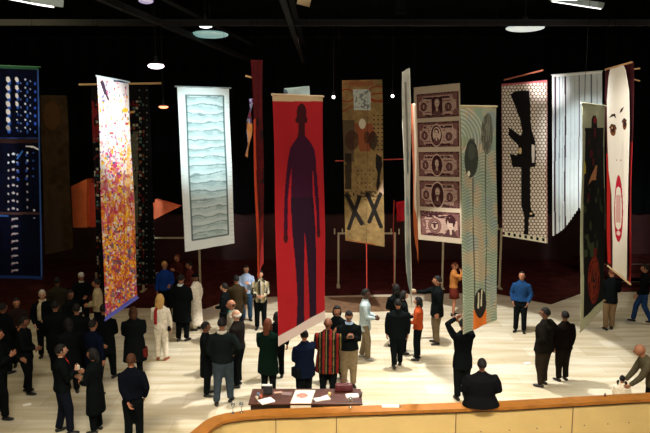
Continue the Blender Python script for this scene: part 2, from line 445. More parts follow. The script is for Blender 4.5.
def banner(label, c4, YL, YR, art, step=0.6, sag=0.02, wave=0.012, outline=None, cat='banner', top_rod=None, bottom_rod=None,
           thick=0.006, base=(1, 1, 1), cords=(0.08, 0.92), pleat=0.0, npl=9, group=None, bottom=None):
    """c4: the four corners (tl, tr, br, bl) in the photo; YL, YR: distances of the left and right edges"""
    tl, tr, br, bl = c4
    A = [at(*tl, YL), at(*tr, YR), at(*br, YR), at(*bl, YL)]
    wpx = max(abs(tr[0] - tl[0]), abs(br[0] - bl[0])); hpx = max(bl[1] - tl[1], br[1] - tr[1])
    nx = max(6, int(wpx / step)); ny = max(6, int(hpx / step))
    U, V = np.meshgrid(np.linspace(0, 1, nx + 1), np.linspace(0, 1, ny + 1))
    ul, ur = (np.zeros_like(V), np.ones_like(V)) if outline is None else outline(V)
    UU = ul + (ur - ul) * U
    VV = V * (np.ones_like(U) if bottom is None else bottom(UU))
    def bil(q): return [(q[0][k] * (1 - UU) + q[1][k] * UU) * (1 - VV) + (q[3][k] * (1 - UU) + q[2][k] * UU) * VV for k in range(len(q[0]))]
    X, Y = bil(c4)
    W = bil([tuple(a) for a in A])
    d = A[1] - A[0]; nrm = Vector((d.y, -d.x, 0)).normalized()
    off = wave * (np.sin(VV * 9 + UU * 3) + .6 * np.sin(UU * 11 + VV * 4)) + pleat * np.sin(UU * npl * 2 * math.pi)
    W[0] = W[0] + nrm.x * off; W[1] = W[1] + nrm.y * off
    ar = Art(X, Y, base); art(ar, UU, VV); C = np.clip(ar.C, 0.002, 0.95)
    root_loc = (A[2] + A[3]) / 2; e = empty('hanging_banner', root_loc); tag(e, label, cat, group or 'art banners hanging over the hall')
    n = U.size; w1 = nx + 1
    V1 = np.stack([W[0].ravel() - root_loc.x, W[1].ravel() - root_loc.y, W[2].ravel() - root_loc.z], 1)
    V2 = V1 - np.array([nrm.x, nrm.y, 0]) * thick
    fs = []
    I = (np.arange(ny)[:, None] * w1 + np.arange(nx)[None, :]).ravel()
    front = np.stack([I, I + w1, I + w1 + 1, I + 1], 1)
    back = np.stack([I, I + 1, I + w1 + 1, I + w1], 1) + n
    loop = list(range(0, nx)) + [nx + w1 * j for j in range(ny)] + [ny * w1 + i for i in range(nx, 0, -1)] + [w1 * j for j in range(ny, 0, -1)]
    lp = np.array(loop); nxt = np.roll(lp, -1); sides = np.stack([lp, nxt, nxt + n, lp + n], 1)
    allf = np.concatenate([front, back, sides])
    me = bpy.data.meshes.new('cloth'); me.from_pydata(np.concatenate([V1, V2]).tolist(), [], allf.tolist()); me.update()
    att = me.color_attributes.new('Col', 'FLOAT_COLOR', 'POINT')
    cc = np.ones((2 * n, 4), np.float32); cc[:n, :3] = C.reshape(-1, 3); cc[n:, :3] = C.reshape(-1, 3) * .9
    att.data.foreach_set('color', cc.ravel())
    me.polygons.foreach_set('use_smooth', [True] * (len(front) + len(back)) + [False] * len(sides))
    link('cloth', me, paint_mat(), e)
    if top_rod:
        ext, col = top_rod[:2]; r = top_rod[2] if len(top_rod) > 2 else 0.02
        a, b = A[0] - root_loc, A[1] - root_loc; t = (b - a).normalized() * ext
        MB().rod(a - t, b + t, r).build('top_rod', mat('rod', col, .6), e)
    if bottom_rod:
        ext, col = bottom_rod[:2]; a, b = A[3] - root_loc, A[2] - root_loc; t = (b - a).normalized() * ext
        MB().rod(a - t, b + t, .022).build('bottom_rod', mat('rod', col, .6), e)
    for u in cords:
        p = A[0].lerp(A[1], u) - root_loc
        MB().rod(p + Vector((0, 0, -.03)), (p.x, p.y, CEIL + .01 - root_loc.z), .004, 5).build('cord', mat('black_cord', (.002, .002, .002), 1.0, spec=0.0), e)
    return e


# --- navy sequinned banner at the left edge
def a_sequin(s, U, V):
    s.C[:] = (.0016, .003, .012); s.mottled(5, .6, 3)
    X, Y = s.X, s.Y
    s.rect(-40, 136.5, 50, 141, (.03, .015, .015)); s.rect(-40, 210, 50, 212.5, (.06, .03, .03))
    s.rect(-40, 135.4, 50, 136.3, (.02, .05, .18)); s.rect(-40, 213, 8, 214.5, (.03, .10, .35))
    for k in range(7):
        y = 79 + 7.8 * k; b = 1.0 if k < 6 else .45
        for cx, rx, ry in ((7.7, 2.0, 2.9), (16.5, 1.6, 2.5)):
            if cx > 10 and k > 3: rx, ry = .8, .9
            s.ell(cx + 1.0, y + 2.6, rx * .9, ry, (.03, .12, .55)); s.ell(cx, y, rx, ry, (.95 * b, .9 * b, .85 * b), rot=-.3)  # white ovals paint the sequins' reflected light as colour
        s.ell(25, y, .9, 1.0, (.7, .75, .9)); s.ell(27, y + 4, .8, 2, (.04, .12, .5)); s.ell(35, y + 4, 1.2, 1.4, (.03, .09, .5)); s.ell(30, y + 1.5, .7, .8, (.4, .5, .8)); s.ell(-3, y, 1.5, 2.2, (.5, .5, .6))
        s.ell(20.5, y + 3.5, .7, .8, (.2, .25, .5))
    for k in range(8):
        y = 150.5 + 7.8 * k
        for cx in (8, 13, 17, 27): s.ell(cx, y + (cx % 3), 1.6 if cx == 13 else .9, 1.1, (.45, .42, .48) if k > 1 else (.7, .8, .95))
        if k < 4: s.ell(17.5, y + 3, 1.2, 1.6, (.04, .12, .6)); s.ell(26, y + 2, 1, 1.6, (.03, .10, .5)); s.ell(33, y, .9, .8, (.05, .1, .4))
    s.seg([(26, 144), (33, 144.5), (38, 147)], .8, (.85, .85, .9)); s.seg([(17, 156), (22, 149)], .7, (.05, .2, .7))
    for k in range(8): s.seg([(12, 217 + 7.6 * k), (17, 216.5 + 7.6 * k)], .8, (.42, .38, .45)); s.ell(11.5, 218.5 + 7.6 * k, .7, .6, (.3, .15, .2))
    s.ell(34, 208, 1, 1, (.8, .8, .8)); s.ell(34, 216, .8, .6, (.4, .5, .7))
    s.put(U > .978, (.04, .10, .30)); s.put(V > .985, (.012, .03, .12)); s.put(V < .012, (.03, .10, .05))
banner('navy sequinned banner with bright white spots at the left edge', ((-16, 65), (38.5, 67), (42.5, 279.5), (-13, 278)), 14.6, 15.0, a_sequin, top_rod=(.05, (.02, .15, .05), .012))

# --- dark brown banner
def a_brown(s, U, V):
    s.C[:] = (.034, .020, .010); s.mottled(6, .5, 9); s.C *= 1.0
    s.ell(55, 225, 10, 28, (.03, .018, .012), .8); s.ell(52, 115, 8, 14, (.09, .04, .02), .5)
banner('dark plain brown banner right of the navy sequinned one', ((40, 95), (66.5, 95.5), (73, 249), (45, 255)), 20.2, 19.6, a_brown)

# --- see-through patchwork net hung behind the splatter banner
def a_net(s, U, V):
    s.C[:] = (.003, .0028, .003)
    cx = np.floor(s.X / 3.3); cy = np.floor(s.Y / 3.3); r = hcell(cx, cy, 3)
    core = (abs(s.X / 3.3 - cx - .5) < .36) & (abs(s.Y / 3.3 - cy - .5) < .36)
    m1 = core & ((s.X < 100) | ((s.X > 128) & (s.X < 144))) & (s.Y > 100)
    for lo, hi, c in ((0, .22, (.07, .006, .006)), (.22, .34, (.22, .20, .16)), (.34, .44, (.04, .07, .06)), (.44, .50, (.12, .04, .02))):
        s.put(m1 & (r > lo) & (r < hi), c)
    s.put((s.X > 129) & (s.X < 138) & (s.Y > 130) & (s.Y < 245) & (vnoise(s.X / 3, s.Y / 6, 2) > .3), (.10, .10, .07), .6)
    s.put((s.X > 92) & (s.X < 100) & (s.Y > 100) & (s.Y < 140) & (vnoise(s.X / 3, s.Y / 8, 4) > .5), (.12, .01, .01), .9)
    dx = (s.X + 1) % 7.2 - 3.6; dy = s.Y % 7.2 - 3.6
    s.put((np.hypot(dx, dy) < .6) & (s.X > 138), (.16, .14, .11)); s.put((np.hypot(dx, dy) < .6) & (s.X < 96), (.10, .06, .05))
    s.seg([(126, 112), (133, 111)], 1, (.5, .25, .05))
banner('dark patchwork net of red and white squares behind the splatter banner', ((91, 84.5), (149, 83.5), (156, 284), (98, 288)), 17.0, 17.0, a_net, top_rod=(.32, (.42, .26, .12), .028))

# --- bright splatter painted banner
def a_splat(s, U, V):
    s.C[:] = (.80, .78, .80)
    X, Y = s.X, s.Y
    pal = np.array([(.80, .78, .82), (.72, .10, .30), (.85, .38, .03), (.90, .60, .05), (.25, .03, .20), (.10, .12, .35), (.45, .02, .02), (.25, .40, .38), (.80, .35, .40), (.88, .75, .45), (.62, .14, .02)])
    top = np.array([.86, .02, .02, .02, .01, .01, .015, .03, .04, .05, .0])
    mid = np.array([.22, .17, .13, .14, .05, .02, .05, .04, .13, .10, .05])
    mid2 = np.array([.05, .07, .32, .14, .07, .03, .12, .04, .04, .02, .22])
    low = np.array([.06, .08, .24, .05, .12, .12, .16, .08, .05, .02, .18])
    def wts(v):
        ks = [0, .22, .45, .72, 1.0]; W_ = [top, top, mid, mid2, low]
        out = np.zeros(v.shape + (11,))
        for i in range(4):
            m = (v >= ks[i]) & (v <= ks[i + 1]); t = ((v - ks[i]) / (ks[i + 1] - ks[i]))[..., None]
            out = np.where(m[..., None], W_[i] * (1 - t) + W_[i + 1] * t, out)
        return out
    for layer, (sx, sy, dens) in enumerate(((4, 6.5, 1.0), (2.2, 3.6, .7), (1.3, 2.0, .55))):
        wx = X + 2.5 * (vnoise(X / 4, Y / 4, layer) - .5); wy = Y + 4 * (vnoise(X / 4, Y / 4, layer + 9) - .5)
        cx = np.floor(wx / sx); cy = np.floor(wy / sy); r = hcell(cx, cy, layer + 11); r2 = hcell(cx, cy, layer + 31)
        W_ = np.cumsum(wts(np.clip(V, 0, 1)), -1); W_ /= W_[..., -1:]
        idx = np.clip((r[..., None] > W_).sum(-1), 0, 10)
        m = (r2 < dens); s.C = np.where(m[..., None], pal[idx], s.C)
    # yellow runs down the right half, magenta down the left
    run = vnoise(X / 2.2, Y / 30, 77)
    s.put((run > .62) & (U > .55) & (V > .28) & (V < .75), (.90, .50, .03), .6)
    s.put((run > .66) & (U < .5) & (U > .15) & (V > .3) & (V < .62), (.60, .06, .30), .65)
    s.put((run < .3) & (V > .5), (.66, .13, .02), .55); s.put((vnoise(X / 3, Y / 6, 5) > .72) & (V > .35), (.50, .03, .06), .6); s.put((vnoise(X / 2.2, Y / 5, 6) > .78) & (V > .6), (.05, .06, .16), .7)
    s.put((V < .012), (.75, .85, .95)); s.seg([(101, 82), (104, 92)], 1.6, (.05, .03, .06)); s.seg([(104, 92), (107, 98)], 1.1, (.05, .03, .06))
    s.seg([(113, 80.5), (128, 82.5)], .9, (.04, .05, .12))
    s.ell(125, 109, 4, 2.2, (.92, .55, .05)); s.ell(98, 105, 1.6, 3.5, (.95, .45, .4)); s.put(V > .985, (.12, .14, .6))
banner('tall bright splatter painted banner in white, orange and magenta', ((97, 76), (129, 82), (137.5, 298), (105.5, 320)), 12.6, 14.2, a_splat, step=.5, top_rod=(.03, (.6, .75, .85), .018), bottom_rod=(.02, (.10, .11, .5)))

# --- white quilt
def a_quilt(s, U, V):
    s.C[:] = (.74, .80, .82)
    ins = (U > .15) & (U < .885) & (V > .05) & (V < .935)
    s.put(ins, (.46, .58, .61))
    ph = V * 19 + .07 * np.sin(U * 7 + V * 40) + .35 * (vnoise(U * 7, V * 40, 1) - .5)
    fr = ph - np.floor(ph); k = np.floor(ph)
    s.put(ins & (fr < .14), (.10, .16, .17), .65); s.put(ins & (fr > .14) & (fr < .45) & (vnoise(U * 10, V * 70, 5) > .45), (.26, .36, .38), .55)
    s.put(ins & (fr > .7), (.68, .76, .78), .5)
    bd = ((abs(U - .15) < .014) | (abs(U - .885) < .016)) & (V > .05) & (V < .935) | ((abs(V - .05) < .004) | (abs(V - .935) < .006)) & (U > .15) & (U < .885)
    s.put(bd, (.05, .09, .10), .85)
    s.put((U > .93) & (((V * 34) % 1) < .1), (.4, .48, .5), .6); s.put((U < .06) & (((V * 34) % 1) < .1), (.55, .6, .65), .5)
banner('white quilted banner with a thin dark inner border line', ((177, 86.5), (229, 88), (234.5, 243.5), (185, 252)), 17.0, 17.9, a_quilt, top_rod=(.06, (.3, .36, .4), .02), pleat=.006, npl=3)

# --- orange arrow sculpture (tail box, shaft, head)
def slab(P, Y0, Y1, col, name, parent, loc, bev=.0):
    mb = MB(); n = len(P)
    f_ = [at(x, y, Y0) - loc for x, y in P]; b_ = [v + Vector((0, Y1 - Y0, 0)) for v in f_]
    mb.add(f_ + b_, [tuple(range(n)), tuple(range(2 * n - 1, n - 1, -1))] + [(i, n + i, n + (i + 1) % n, (i + 1) % n) for i in range(n)])
    return mb.build(name, mat('orange_paper', col, .7, noise=.12, nscale=3), parent)
loc = at(120, 205, 20.6); e = empty('arrow_sculpture', loc); tag(e, 'large orange box arrow hanging behind the splatter banner and pointing right', 'sculpture')
slab([(71, 186.5), (86.5, 179), (86.5, 227.5), (73, 227.5)], 20.4, 20.9, (.85, .17, .04), 'tail_box', e, loc)
slab([(87, 179), (98, 189), (98, 227), (87, 227.5)], 20.7, 21.2, (.5, .05, .02), 'tail_side', e, loc)
slab([(97, 201), (148, 203), (148, 217), (97, 215)], 20.75, 21.0, (.36, .05, .02), 'shaft', e, loc)
slab([(147, 203), (155, 203), (155, 218), (147, 218)], 20.62, 20.74, (.72, .12, .03), 'collar', e, loc)
slab([(149, 206), (153.5, 206), (153.5, 215), (149, 215)], 20.58, 20.60, (.07, .02, .02), 'slot', e, loc)
slab([(155, 199.5), (180, 206.5), (154, 219.5)], 20.6, 20.9, (.80, .16, .07), 'arrowhead', e, loc)
for x in (80, 160):
    p = at(x, 203, 20.82) - loc; MB().rod(p, (p.x, p.y, CEIL + .01 - loc.z), .005, 5).build('cord', mat('black_cord', (.002, .002, .002), 1.0, spec=0.0), e)

# --- narrow dark red banner seen nearly edge on
def a_redrib(s, U, V):
    s.C[:] = (.075, .004, .006); s.mottled(4, .3, 5)
    s.put((vnoise(s.X / 3, s.Y / 12, 8) > .68) & (V > .2) & (V < .7), (.012, .005, .006)); s.put((V > .26) & (U < .30), (.60, .07, .025)); s.put((V > .75) & (U > .30), (.20, .012, .012))
banner('narrow dark red banner with an orange edge, seen nearly edge on', ((251, 60), (263, 60), (264, 262), (257, 282)), 12.6, 13.9, a_redrib, outline=lambda V: (V * .15, 1 - V * .05), cords=(.5,))
def a_ribbon(s, U, V):
    s.C[:] = (.10, .05, .12); n = vnoise(s.X / 2, s.Y / 5, 3); s.put(n > .6, (.35, .35, .5)); s.put(n < .3, (.3, .03, .04)); s.put((V > .42) & (U > .2), (.75, .30, .06), .85)
banner('thin curling blue and orange painted strip left of the narrow red banner', ((249, 99), (254, 98), (248, 158), (246.5, 152)), 14.6, 14.9, a_ribbon, wave=.03, cords=(.5,))

# --- red banner with silhouette of a man
def a_red(s, U, V):
    s.C[:] = (.32, .013, .018); s.mottled(30, .10, 2)
    pu = (.034, .006, .020); nv = (.020, .007, .018); sk = (.040, .007, .010)
    s.rect(260, 80, 340, 101, (.50, .36, .22))
    s.ell(299.8, 113, 4.9, 10, sk); s.ell(295.6, 119, 1.8, 3, sk); s.ell(304, 119, 1.8, 3, sk); s.poly([(296.8, 118), (303.2, 118), (303.2, 136), (296.6, 136)], sk)
    s.poly([(297, 134), (303, 134), (309, 140), (314, 147), (316, 158), (316.5, 172), (313, 173), (312, 166), (312, 197), (290.5, 197), (291, 166), (289.5, 174), (285.5, 172), (287, 157), (289, 146), (293, 140)], pu)
    s.poly([(285.6, 170), (289.6, 171), (287.5, 196), (287.4, 214), (287.2, 231), (285.5, 237), (283.6, 232), (283.8, 210), (284.2, 190)], pu)
    s.poly([(313, 170), (316.8, 170), (318, 190), (318.8, 210), (319, 226), (317.5, 233), (315.8, 228), (315.5, 208), (314, 190)], pu)
    s.ell(285.4, 235, 2.1, 5.5, sk); s.ell(317.6, 230, 1.9, 5.5, sk)
    s.poly([(290.3, 195), (312.6, 195), (314.6, 230), (315.6, 270), (316.0, 312), (317.0, 322), (312.2, 325), (309.2, 318), (308.6, 300), (305.8, 262), (302.8, 228), (302.2, 262), (302.8, 300), (303.6, 328), (298, 333), (295, 331), (295.6, 300), (293.6, 262), (291.4, 230)], nv)
    s.seg([(291, 196.5), (312, 196.5)], .6, (.015, .008, .012))
    s.put(V > .958, (.60, .50, .46))
banner('large red banner with a dark silhouette of a standing man', ((272.5, 94.5), (323, 96.5), (325.3, 319.5), (278.5, 346.5)), 11.4, 12.8, a_red, step=.5, top_rod=(.02, (.5, .36, .22), .02))
def a_pale(s, U, V): s.C[:] = (.42, .55, .56); s.mottled(8, .1, 2); s.ell(284, 92, 4, 3, (.08, .12, .16))
banner('pale blue cloth piece showing above the red banner', ((284, 88.5), (309, 86), (310, 112), (284, 112)), 15.6, 15.2, a_pale, step=1.0)

# --- ochre collage banner with two crosses
def a_collage(s, U, V):
    s.C[:] = (.22, .145, .060); s.mottled(7, .35, 4); s.mottled(2, .2, 14)
    X, Y = s.X, s.Y; dk = (.015, .012, .011); red = (.22, .035, .015)
    s.rect(349, 81.5, 374, 86, red, .5)
    s.ring(347, 95, 8, 6, .6, red); s.ring(378, 93, 9, 7, .6, red); s.seg([(343, 111), (353, 105)], .6, red); s.ring(380, 97, 12, 4, .6, red)
    s.put((Y > 119) & (Y < 160) & (X < 356 - 3 * (vnoise(X / 3, Y / 5, 1))), (.06, .045, .03), .85)
    s.poly([(354, 122), (372, 122), (375, 133), (370, 150), (364, 150), (360, 150), (357, 135)], (.20, .05, .025), .85)
    s.ell(373, 139, 4.5, 9, dk, .8); s.ell(367, 136, 3, 6, dk, .6); s.ell(352, 139, 7, 10, (.05, .02, .015), .8); s.ell(361, 133, 3, 14, (.24, .07, .03), .8)
    dx = (X) % 4.0 - 2; dy = (Y + 1) % 4.2 - 2.1
    s.put((np.hypot(dx, dy) < .8) & (X > 371) & (Y > 112) & (Y < 150), dk); s.put((np.hypot(dx, dy) < .75) & (X > 355) & (X < 376) & (Y > 166) & (Y < 200) & (hcell(np.floor(X / 4), np.floor((Y + 1) / 4.2)) > .35), (.05, .02, .015))
    s.put((X > 345) & (X < 351.5) & (Y > 152) & (Y < 188) & (vnoise(X / 2, Y / 6, 3) > .25), dk, .9)
    s.poly([(376, 152), (382, 156), (382.5, 164), (380, 176), (380.5, 182), (377.5, 191), (376.3, 184), (378, 172), (375.8, 166)], dk)
    s.poly([(378, 193), (383, 178), (384, 193)], (.40, .28, .2))
    s.poly([(353.5, 89), (369, 89), (371, 93), (371, 109.5), (354, 109)], (.42, .46, .42))
    s.put((X > 355) & (X < 370) & (Y > 90) & (Y < 108) & (vnoise(X / 1.6, Y / 1.8, 6) > .66), (.10, .12, .11), .8)
    s.ell(362.5, 122.7, 3.5, 5, (.55, .50, .38))
    for P in ([(347, 194), (362, 223)], [(360, 196), (349, 228)], [(368, 193), (381, 226)], [(380.5, 193), (369.5, 221)]): s.seg(P, 2.0, dk)
    s.seg([(345, 194), (355, 216)], 1.0, dk, .7); s.seg([(359, 214), (365, 224)], 1, dk, .6); s.put((Y < 196) & (Y > 190) & (vnoise(X / 2, Y / 2) > .55), dk, .8)
    s.seg([(346, 239.5), (375, 244.5)], .6, (.25, .05, .01), .7)
banner('ochre collage banner with a grey paper square and two black crosses', ((342, 80.5), (382, 79.5), (384.5, 247), (345.3, 240.5)), 19.4, 18.8, a_collage, step=.45)

# --- white strip banner edge on, pinkish one beside it
def a_white_edge(s, U, V):
    s.C[:] = (.50, .50, .42); s.mottled(6, .2, 1); s.put((V > .35) & (U > .25) & (U < .8) & (vnoise(s.X / 2, s.Y / 8, 4) > .3), (.18, .28, .28), .8); s.put((V > .05) & (V < .45) & (U > .35) & (U < .75), (.10, .09, .07), .8)
banner('pale narrow banner seen edge on left of the banknote banner', ((402, 72.5), (409.3, 68), (411.5, 309), (406.2, 272)), 13.9, 12.2, a_white_edge, cords=(.5,))
def a_pink_edge(s, U, V):
    s.C[:] = (.42, .12, .06); s.mottled(3, .3, 1); s.put((U > .35) & (V < .75), (.50, .40, .30)); s.put((V > .72), (.40, .10, .03))
banner('pinkish orange strip banner seen edge on beside the pale narrow one', ((411.5, 104), (415.5, 104), (418, 263), (414, 235)), 15.6, 15.0, a_pink_edge, cords=(.5,))

# --- banknote banner
def a_bills(s, U, V):
    s.C[:] = (.42, .35, .26)
    dk = (.040, .013, .016); md = (.15, .070, .062); lt = (.37, .25, .205); pl = (.46, .34, .27)
    rows = [(.045, .200), (.228, .385), (.418, .575), (.603, .775), (.803, .965)]
    for k, (v0, v1) in enumerate(rows):
        w = (V - v0) / (v1 - v0); u = (U - .065) / .905; ok = (w > 0) & (w < 1) & (u > 0) & (u < 1)
        nz = vnoise(s.X / .8, s.Y / .9, k); nz2 = vnoise(s.X / 2.2, s.Y / 1.0, k + 40)
        def R(u0, w0, u1, w1, c, m=True, a=1): s.put(ok & (u > u0) & (u < u1) & (w > w0) & (w < w1) & m, c, a)
        def E(cu, cw, ru, rw, c, m=True, a=1): s.put(ok & (((u - cu) / ru) ** 2 + ((w - cw) / rw) ** 2 < 1) & m, c, a)
        s.put(ok, md); R(0, 0, 1, 1, dk, nz > .45); R(.03, .06, .97, .94, md, nz > .35)
        # pale engraved field with scooped corners
        d = np.minimum(np.minimum(np.hypot((u - .06) * 2.3, w - .14), np.hypot((u - .94) * 2.3, w - .14)), np.minimum(np.hypot((u - .06) * 2.3, w - .88), np.hypot((u - .94) * 2.3, w - .88)))
        body = (abs(u - .5) < .445) & (abs(w - .51) < .385) & (d > .20); s.put(ok & body, lt)
        s.put(ok & body & (nz > .74), md, .6)
        R(.16, .16, .84, .25, dk, nz2 > .35); R(.62, .32, .84, .37, md, nz2 > .3); R(.10, .32, .34, .36, md, nz2 > .4); R(.12, .76, .36, .80, md, nz2 > .35); R(.62, .74, .86, .78, md, nz2 > .4)
        R(.20, .87, .80, .95, dk, nz2 > .3)
        if k < 4:
            c0 = .49 if k == 0 else .46; rh = .46 if k == 3 else .41; rw_ = .155 if k == 3 else .135
            for cu, cw in ((.17, .54), (.76, .60)):
                E(cu, cw, .078, .17, dk); E(cu, cw, .055, .12, md); E(cu, cw, .030, .085, dk); s.put(ok & (abs(u - cu) < .010) & (abs(w - cw) < .07), lt)
            if k == 0: R(c0 - .13, .18, c0 + .13, .86, dk)
            else: E(c0, .54, rw_, rh, dk); s.put(ok & (abs(np.sqrt(((u - c0) / rw_) ** 2 + ((w - .54) / rh) ** 2) - 1.06) < .05), pl)
            if k == 1: E(c0 + .01, .50, .10, .30, pl)
            E(c0 + .005, .40, .060, .15, (.30, .22, .18) if k in (0, 3) else dk); E(c0, .46, .046, .15, pl)
            E(c0 - .018, .43, .010, .02, dk); E(c0 + .020, .43, .010, .02, dk); E(c0, .545, .020, .014, dk)
            if k == 3: E(c0, .57, .042, .07, (.12, .06, .05))
            s.put(ok & (w > .62) & (w < .90) & (abs(u - c0) < .03 + .28 * (w - .60)) & (((u - c0) / rw_) ** 2 + ((w - .54) / rh) ** 2 < .95), (.10, .045, .042)); E(c0, .68, .020, .08, pl)
        else:
            R(.04, .06, .60, .22, dk, nz2 > .32); E(.37, .58, .17, .32, md); E(.37, .58, .12, .23, lt); s.put(ok & (abs(np.sqrt(((u - .37) / .12) ** 2 + ((w - .58) / .23) ** 2) - .85) < .10), dk)
            E(.37, .56, .030, .12, dk); R(.30, .47, .44, .52, dk); E(.10, .55, .06, .22, md, nz > .3)
            E(.77, .34, .125, .25, dk); s.put(ok & (w > .68) & (abs(u - .77) < .07 + .32 * (w - .66)), (.07, .03, .03)); E(.765, .46, .080, .26, pl); E(.80, .32, .10, .12, dk); R(.72, .40, .755, .43, dk); R(.785, .40, .82, .43, dk); R(.745, .60, .79, .62, dk); E(.845, .46, .025, .12, dk); E(.77, .78, .028, .12, pl)
banner('tall banner of five brown banknotes printed one above the other', ((413.5, 87.5), (459.8, 83), (461.5, 244), (418.3, 239.5)), 19.4, 18.4, a_bills, step=.36, wave=.006)

# --- pale green wave banner
def a_wave(s, U, V):
    X, Y = s.X, s.Y
    s.C[:] = (.36, .37, .27)
    n = vnoise(X / 9, Y / 16, 2); s.put(n > .55, (.22, .33, .25), .7); s.put(n < .38, (.50, .35, .21), .7); s.put(vnoise(X / 6, Y / 20, 12) > .7, (.20, .28, .31), .6)
    ph = Y / 1.15 + 2.6 * abs(np.sin(X / 3.9 + .8 * np.sin(Y / 23))) + 2.5 * vnoise(X / 6, Y / 11, 3)
    s.put((np.sin(ph * 2.4) > .3) & (Y > 150), (.52, .54, .43), .45); s.put((np.sin(ph * 2.4) < -.6) & (Y > 150), (.15, .19, .13), .45)
    d = np.hypot(X - 452, (Y - 140) * .9); s.put((np.sin(d * 2.0) > .3) & (Y < 150) & (d < 33), (.62, .60, .47), .6); s.put((np.sin(d * 2.0) < -.75) & (Y < 150) & (d < 33), (.25, .27, .2), .5)
    s.ell(462.5, 140, 6, 5, (.25, .33, .2), .7); s.ell(471, 139, 3.2, 2.2, (.06, .07, .05), .8)
    for x, y0 in ((473.0, 176), (485.0, 148)): s.seg([(x, y0), (x + .8, 335)], .55, (.05, .05, .03), .8)
    s.ell(470.5, 157, 7.2, 18.5, (.045, .05, .04)); s.ell(471, 150, 4, 8, (.09, .10, .08), .6); s.ell(468.6, 171.5, 1.7, 2.8, (.75, .72, .55))
    e = ((X - 487) / 6.7) ** 2 + ((Y - 130.5 - 2) / (18.5 + 2 * vnoise(X * 1.4, Y / 30, 9))) ** 2; s.put(e < 1, (.10, .10, .075)); s.put((e < 1) & (vnoise(X * 1.2, Y / 6, 5) > .55), (.22, .22, .17), .7)
    s.put((X > 473.0) & (X < 486.5) & (Y > 309), (.68, .17, .03)); s.ell(479.8, 302.5, 6.6, 15.5, (.025, .022, .02))
    s.seg([(477.3, 292), (477.3, 307)], .9, (.66, .62, .45)); s.seg([(481.2, 289), (481, 305)], .9, (.66, .62, .45))
    s.put(V < .008, (.45, .38, .2))
banner('pale green banner of wavy lines with black ovals and an orange patch', ((460.5, 106), (496.5, 106.5), (497, 320), (463, 334.5)), 11.9, 12.7, a_wave, step=.4, top_rod=(.02, (.5, .42, .25), .018), pleat=.006, npl=3)

# --- honeycomb banner with rifle
def a_gun(s, U, V):
    s.C[:] = (.80, .74, .68)
    X, Y = s.X - 500, s.Y - 78
    a = 3.5; h = a * .8660
    def near(ox, oy):
        gx = (X - ox) - a * np.round((X - ox) / a); gy = (Y - oy) - 2 * h * np.round((Y - oy) / (2 * h)); return np.hypot(gx, gy)
    d = np.minimum(near(0, 0), near(a / 2, h)); s.put(d > 1.62, (.07, .05, .035)); s.put((d > 1.36) & (d <= 1.62), (.36, .24, .13)); 
    bk = (.010, .009, .010)
    s.poly([(511, 94), (516, 91), (523, 90), (530, 90.3), (531, 104), (531, 118), (532.5, 130), (535.8, 140), (536.3, 158), (536, 165.5), (531, 166), (531, 203), (532, 210), (535.5, 213.5), (535, 216.5), (529.3, 217), (529, 235), (524.8, 235), (525, 215), (522, 205), (522, 166), (513, 166), (510, 152.5), (517, 154), (519.5, 152), (518.5, 144), (509.3, 134.5), (509, 126), (521, 134.5), (523, 131), (520.5, 118), (516, 106)], bk)
    s.poly([(532.2, 143), (535, 144), (535, 161), (532.6, 161.5)], (.80, .76, .72)); s.ell(520.8, 149.5, 1.5, 3.2, (.80, .6, .3)); s.ell(531.6, 213, 1.4, 1, (.8, .6, .3))
    s.put((V > .965), (.80, .78, .62)); s.put((V > .97) & (V < .99) & (np.sin(U * 50) > .2), bk); s.put((U > .975) | (U < .02), (.35, .10, .10), .6); s.put(V < .012, (.5, .12, .14))
banner('honeycomb patterned white banner with a black rifle pointing down', ((501.5, 84), (547, 80), (547.5, 243.5), (502.3, 236)), 19.6, 18.4, a_gun, step=.36, wave=.006)
p0, p1 = at(504, 80, 18.6), at(543.5, 70, 18.2); e = empty('wooden_rod', (p0 + p1) / 2); tag(e, 'thin reddish wooden rod hanging above the rifle banner', 'rod')
MB().rod(p0 - e.location, p1 - e.location, .022).build('rod', mat('rod', (.30, .07, .03), .6), e)
for q in (p0.lerp(p1, .1), p0.lerp(p1, .9)): q = q - e.location; MB().rod(q, (q.x, q.y, CEIL + .01 - e.location.z), .004, 5).build('cord', mat('black_cord', (.002, .002, .002), 1.0, spec=0.0), e)

# --- white curtain banner with stepped diagonal bottom
def a_curt(s, U, V):
    s.C[:] = (.60, .67, .68); s.mottled(4, .05, 1)
    X = s.X
    for x, wd, c in ((555.2, .9, (.06, .03, .05)), (559.6, .5, (.20, .25, .30)), (565.6, .8, (.05, .03, .05)), (563.0, .4, (.35, .4, .44)), (571, .4, (.45, .5, .53)), (579.5, .45, (.10, .06, .12)), (585.5, .4, (.3, .35, .4)), (591.5, .7, (.10, .12, .16)), (597, .4, (.3, .34, .38)), (575, .4, (.5, .55, .57))):
        s.put(abs(X - x + .4 * np.sin(s.Y / 23)) < wd, c)
    s.put((U < .02) | (V < .012), (.85, .88, .86))
def curt_bottom(U):
    x = 552 + 50 * U; st = np.floor(x / 2.0) * 2.0
    y = np.interp(st, [552, 558, 564, 570, 576, 578, 582, 602], [235.5, 232, 227, 219, 210, 207, 213, 216])
    return (y - 74) / (245 - 74.0)
banner('white striped curtain banner with a stepped diagonal lower edge', ((552, 75), (602, 71), (602.5, 245), (552.5, 245)), 19.6, 18.8, a_curt, step=.45, pleat=.003, npl=8, wave=.004, bottom=curt_bottom, top_rod=(.02, (.7, .72, .7), .018))

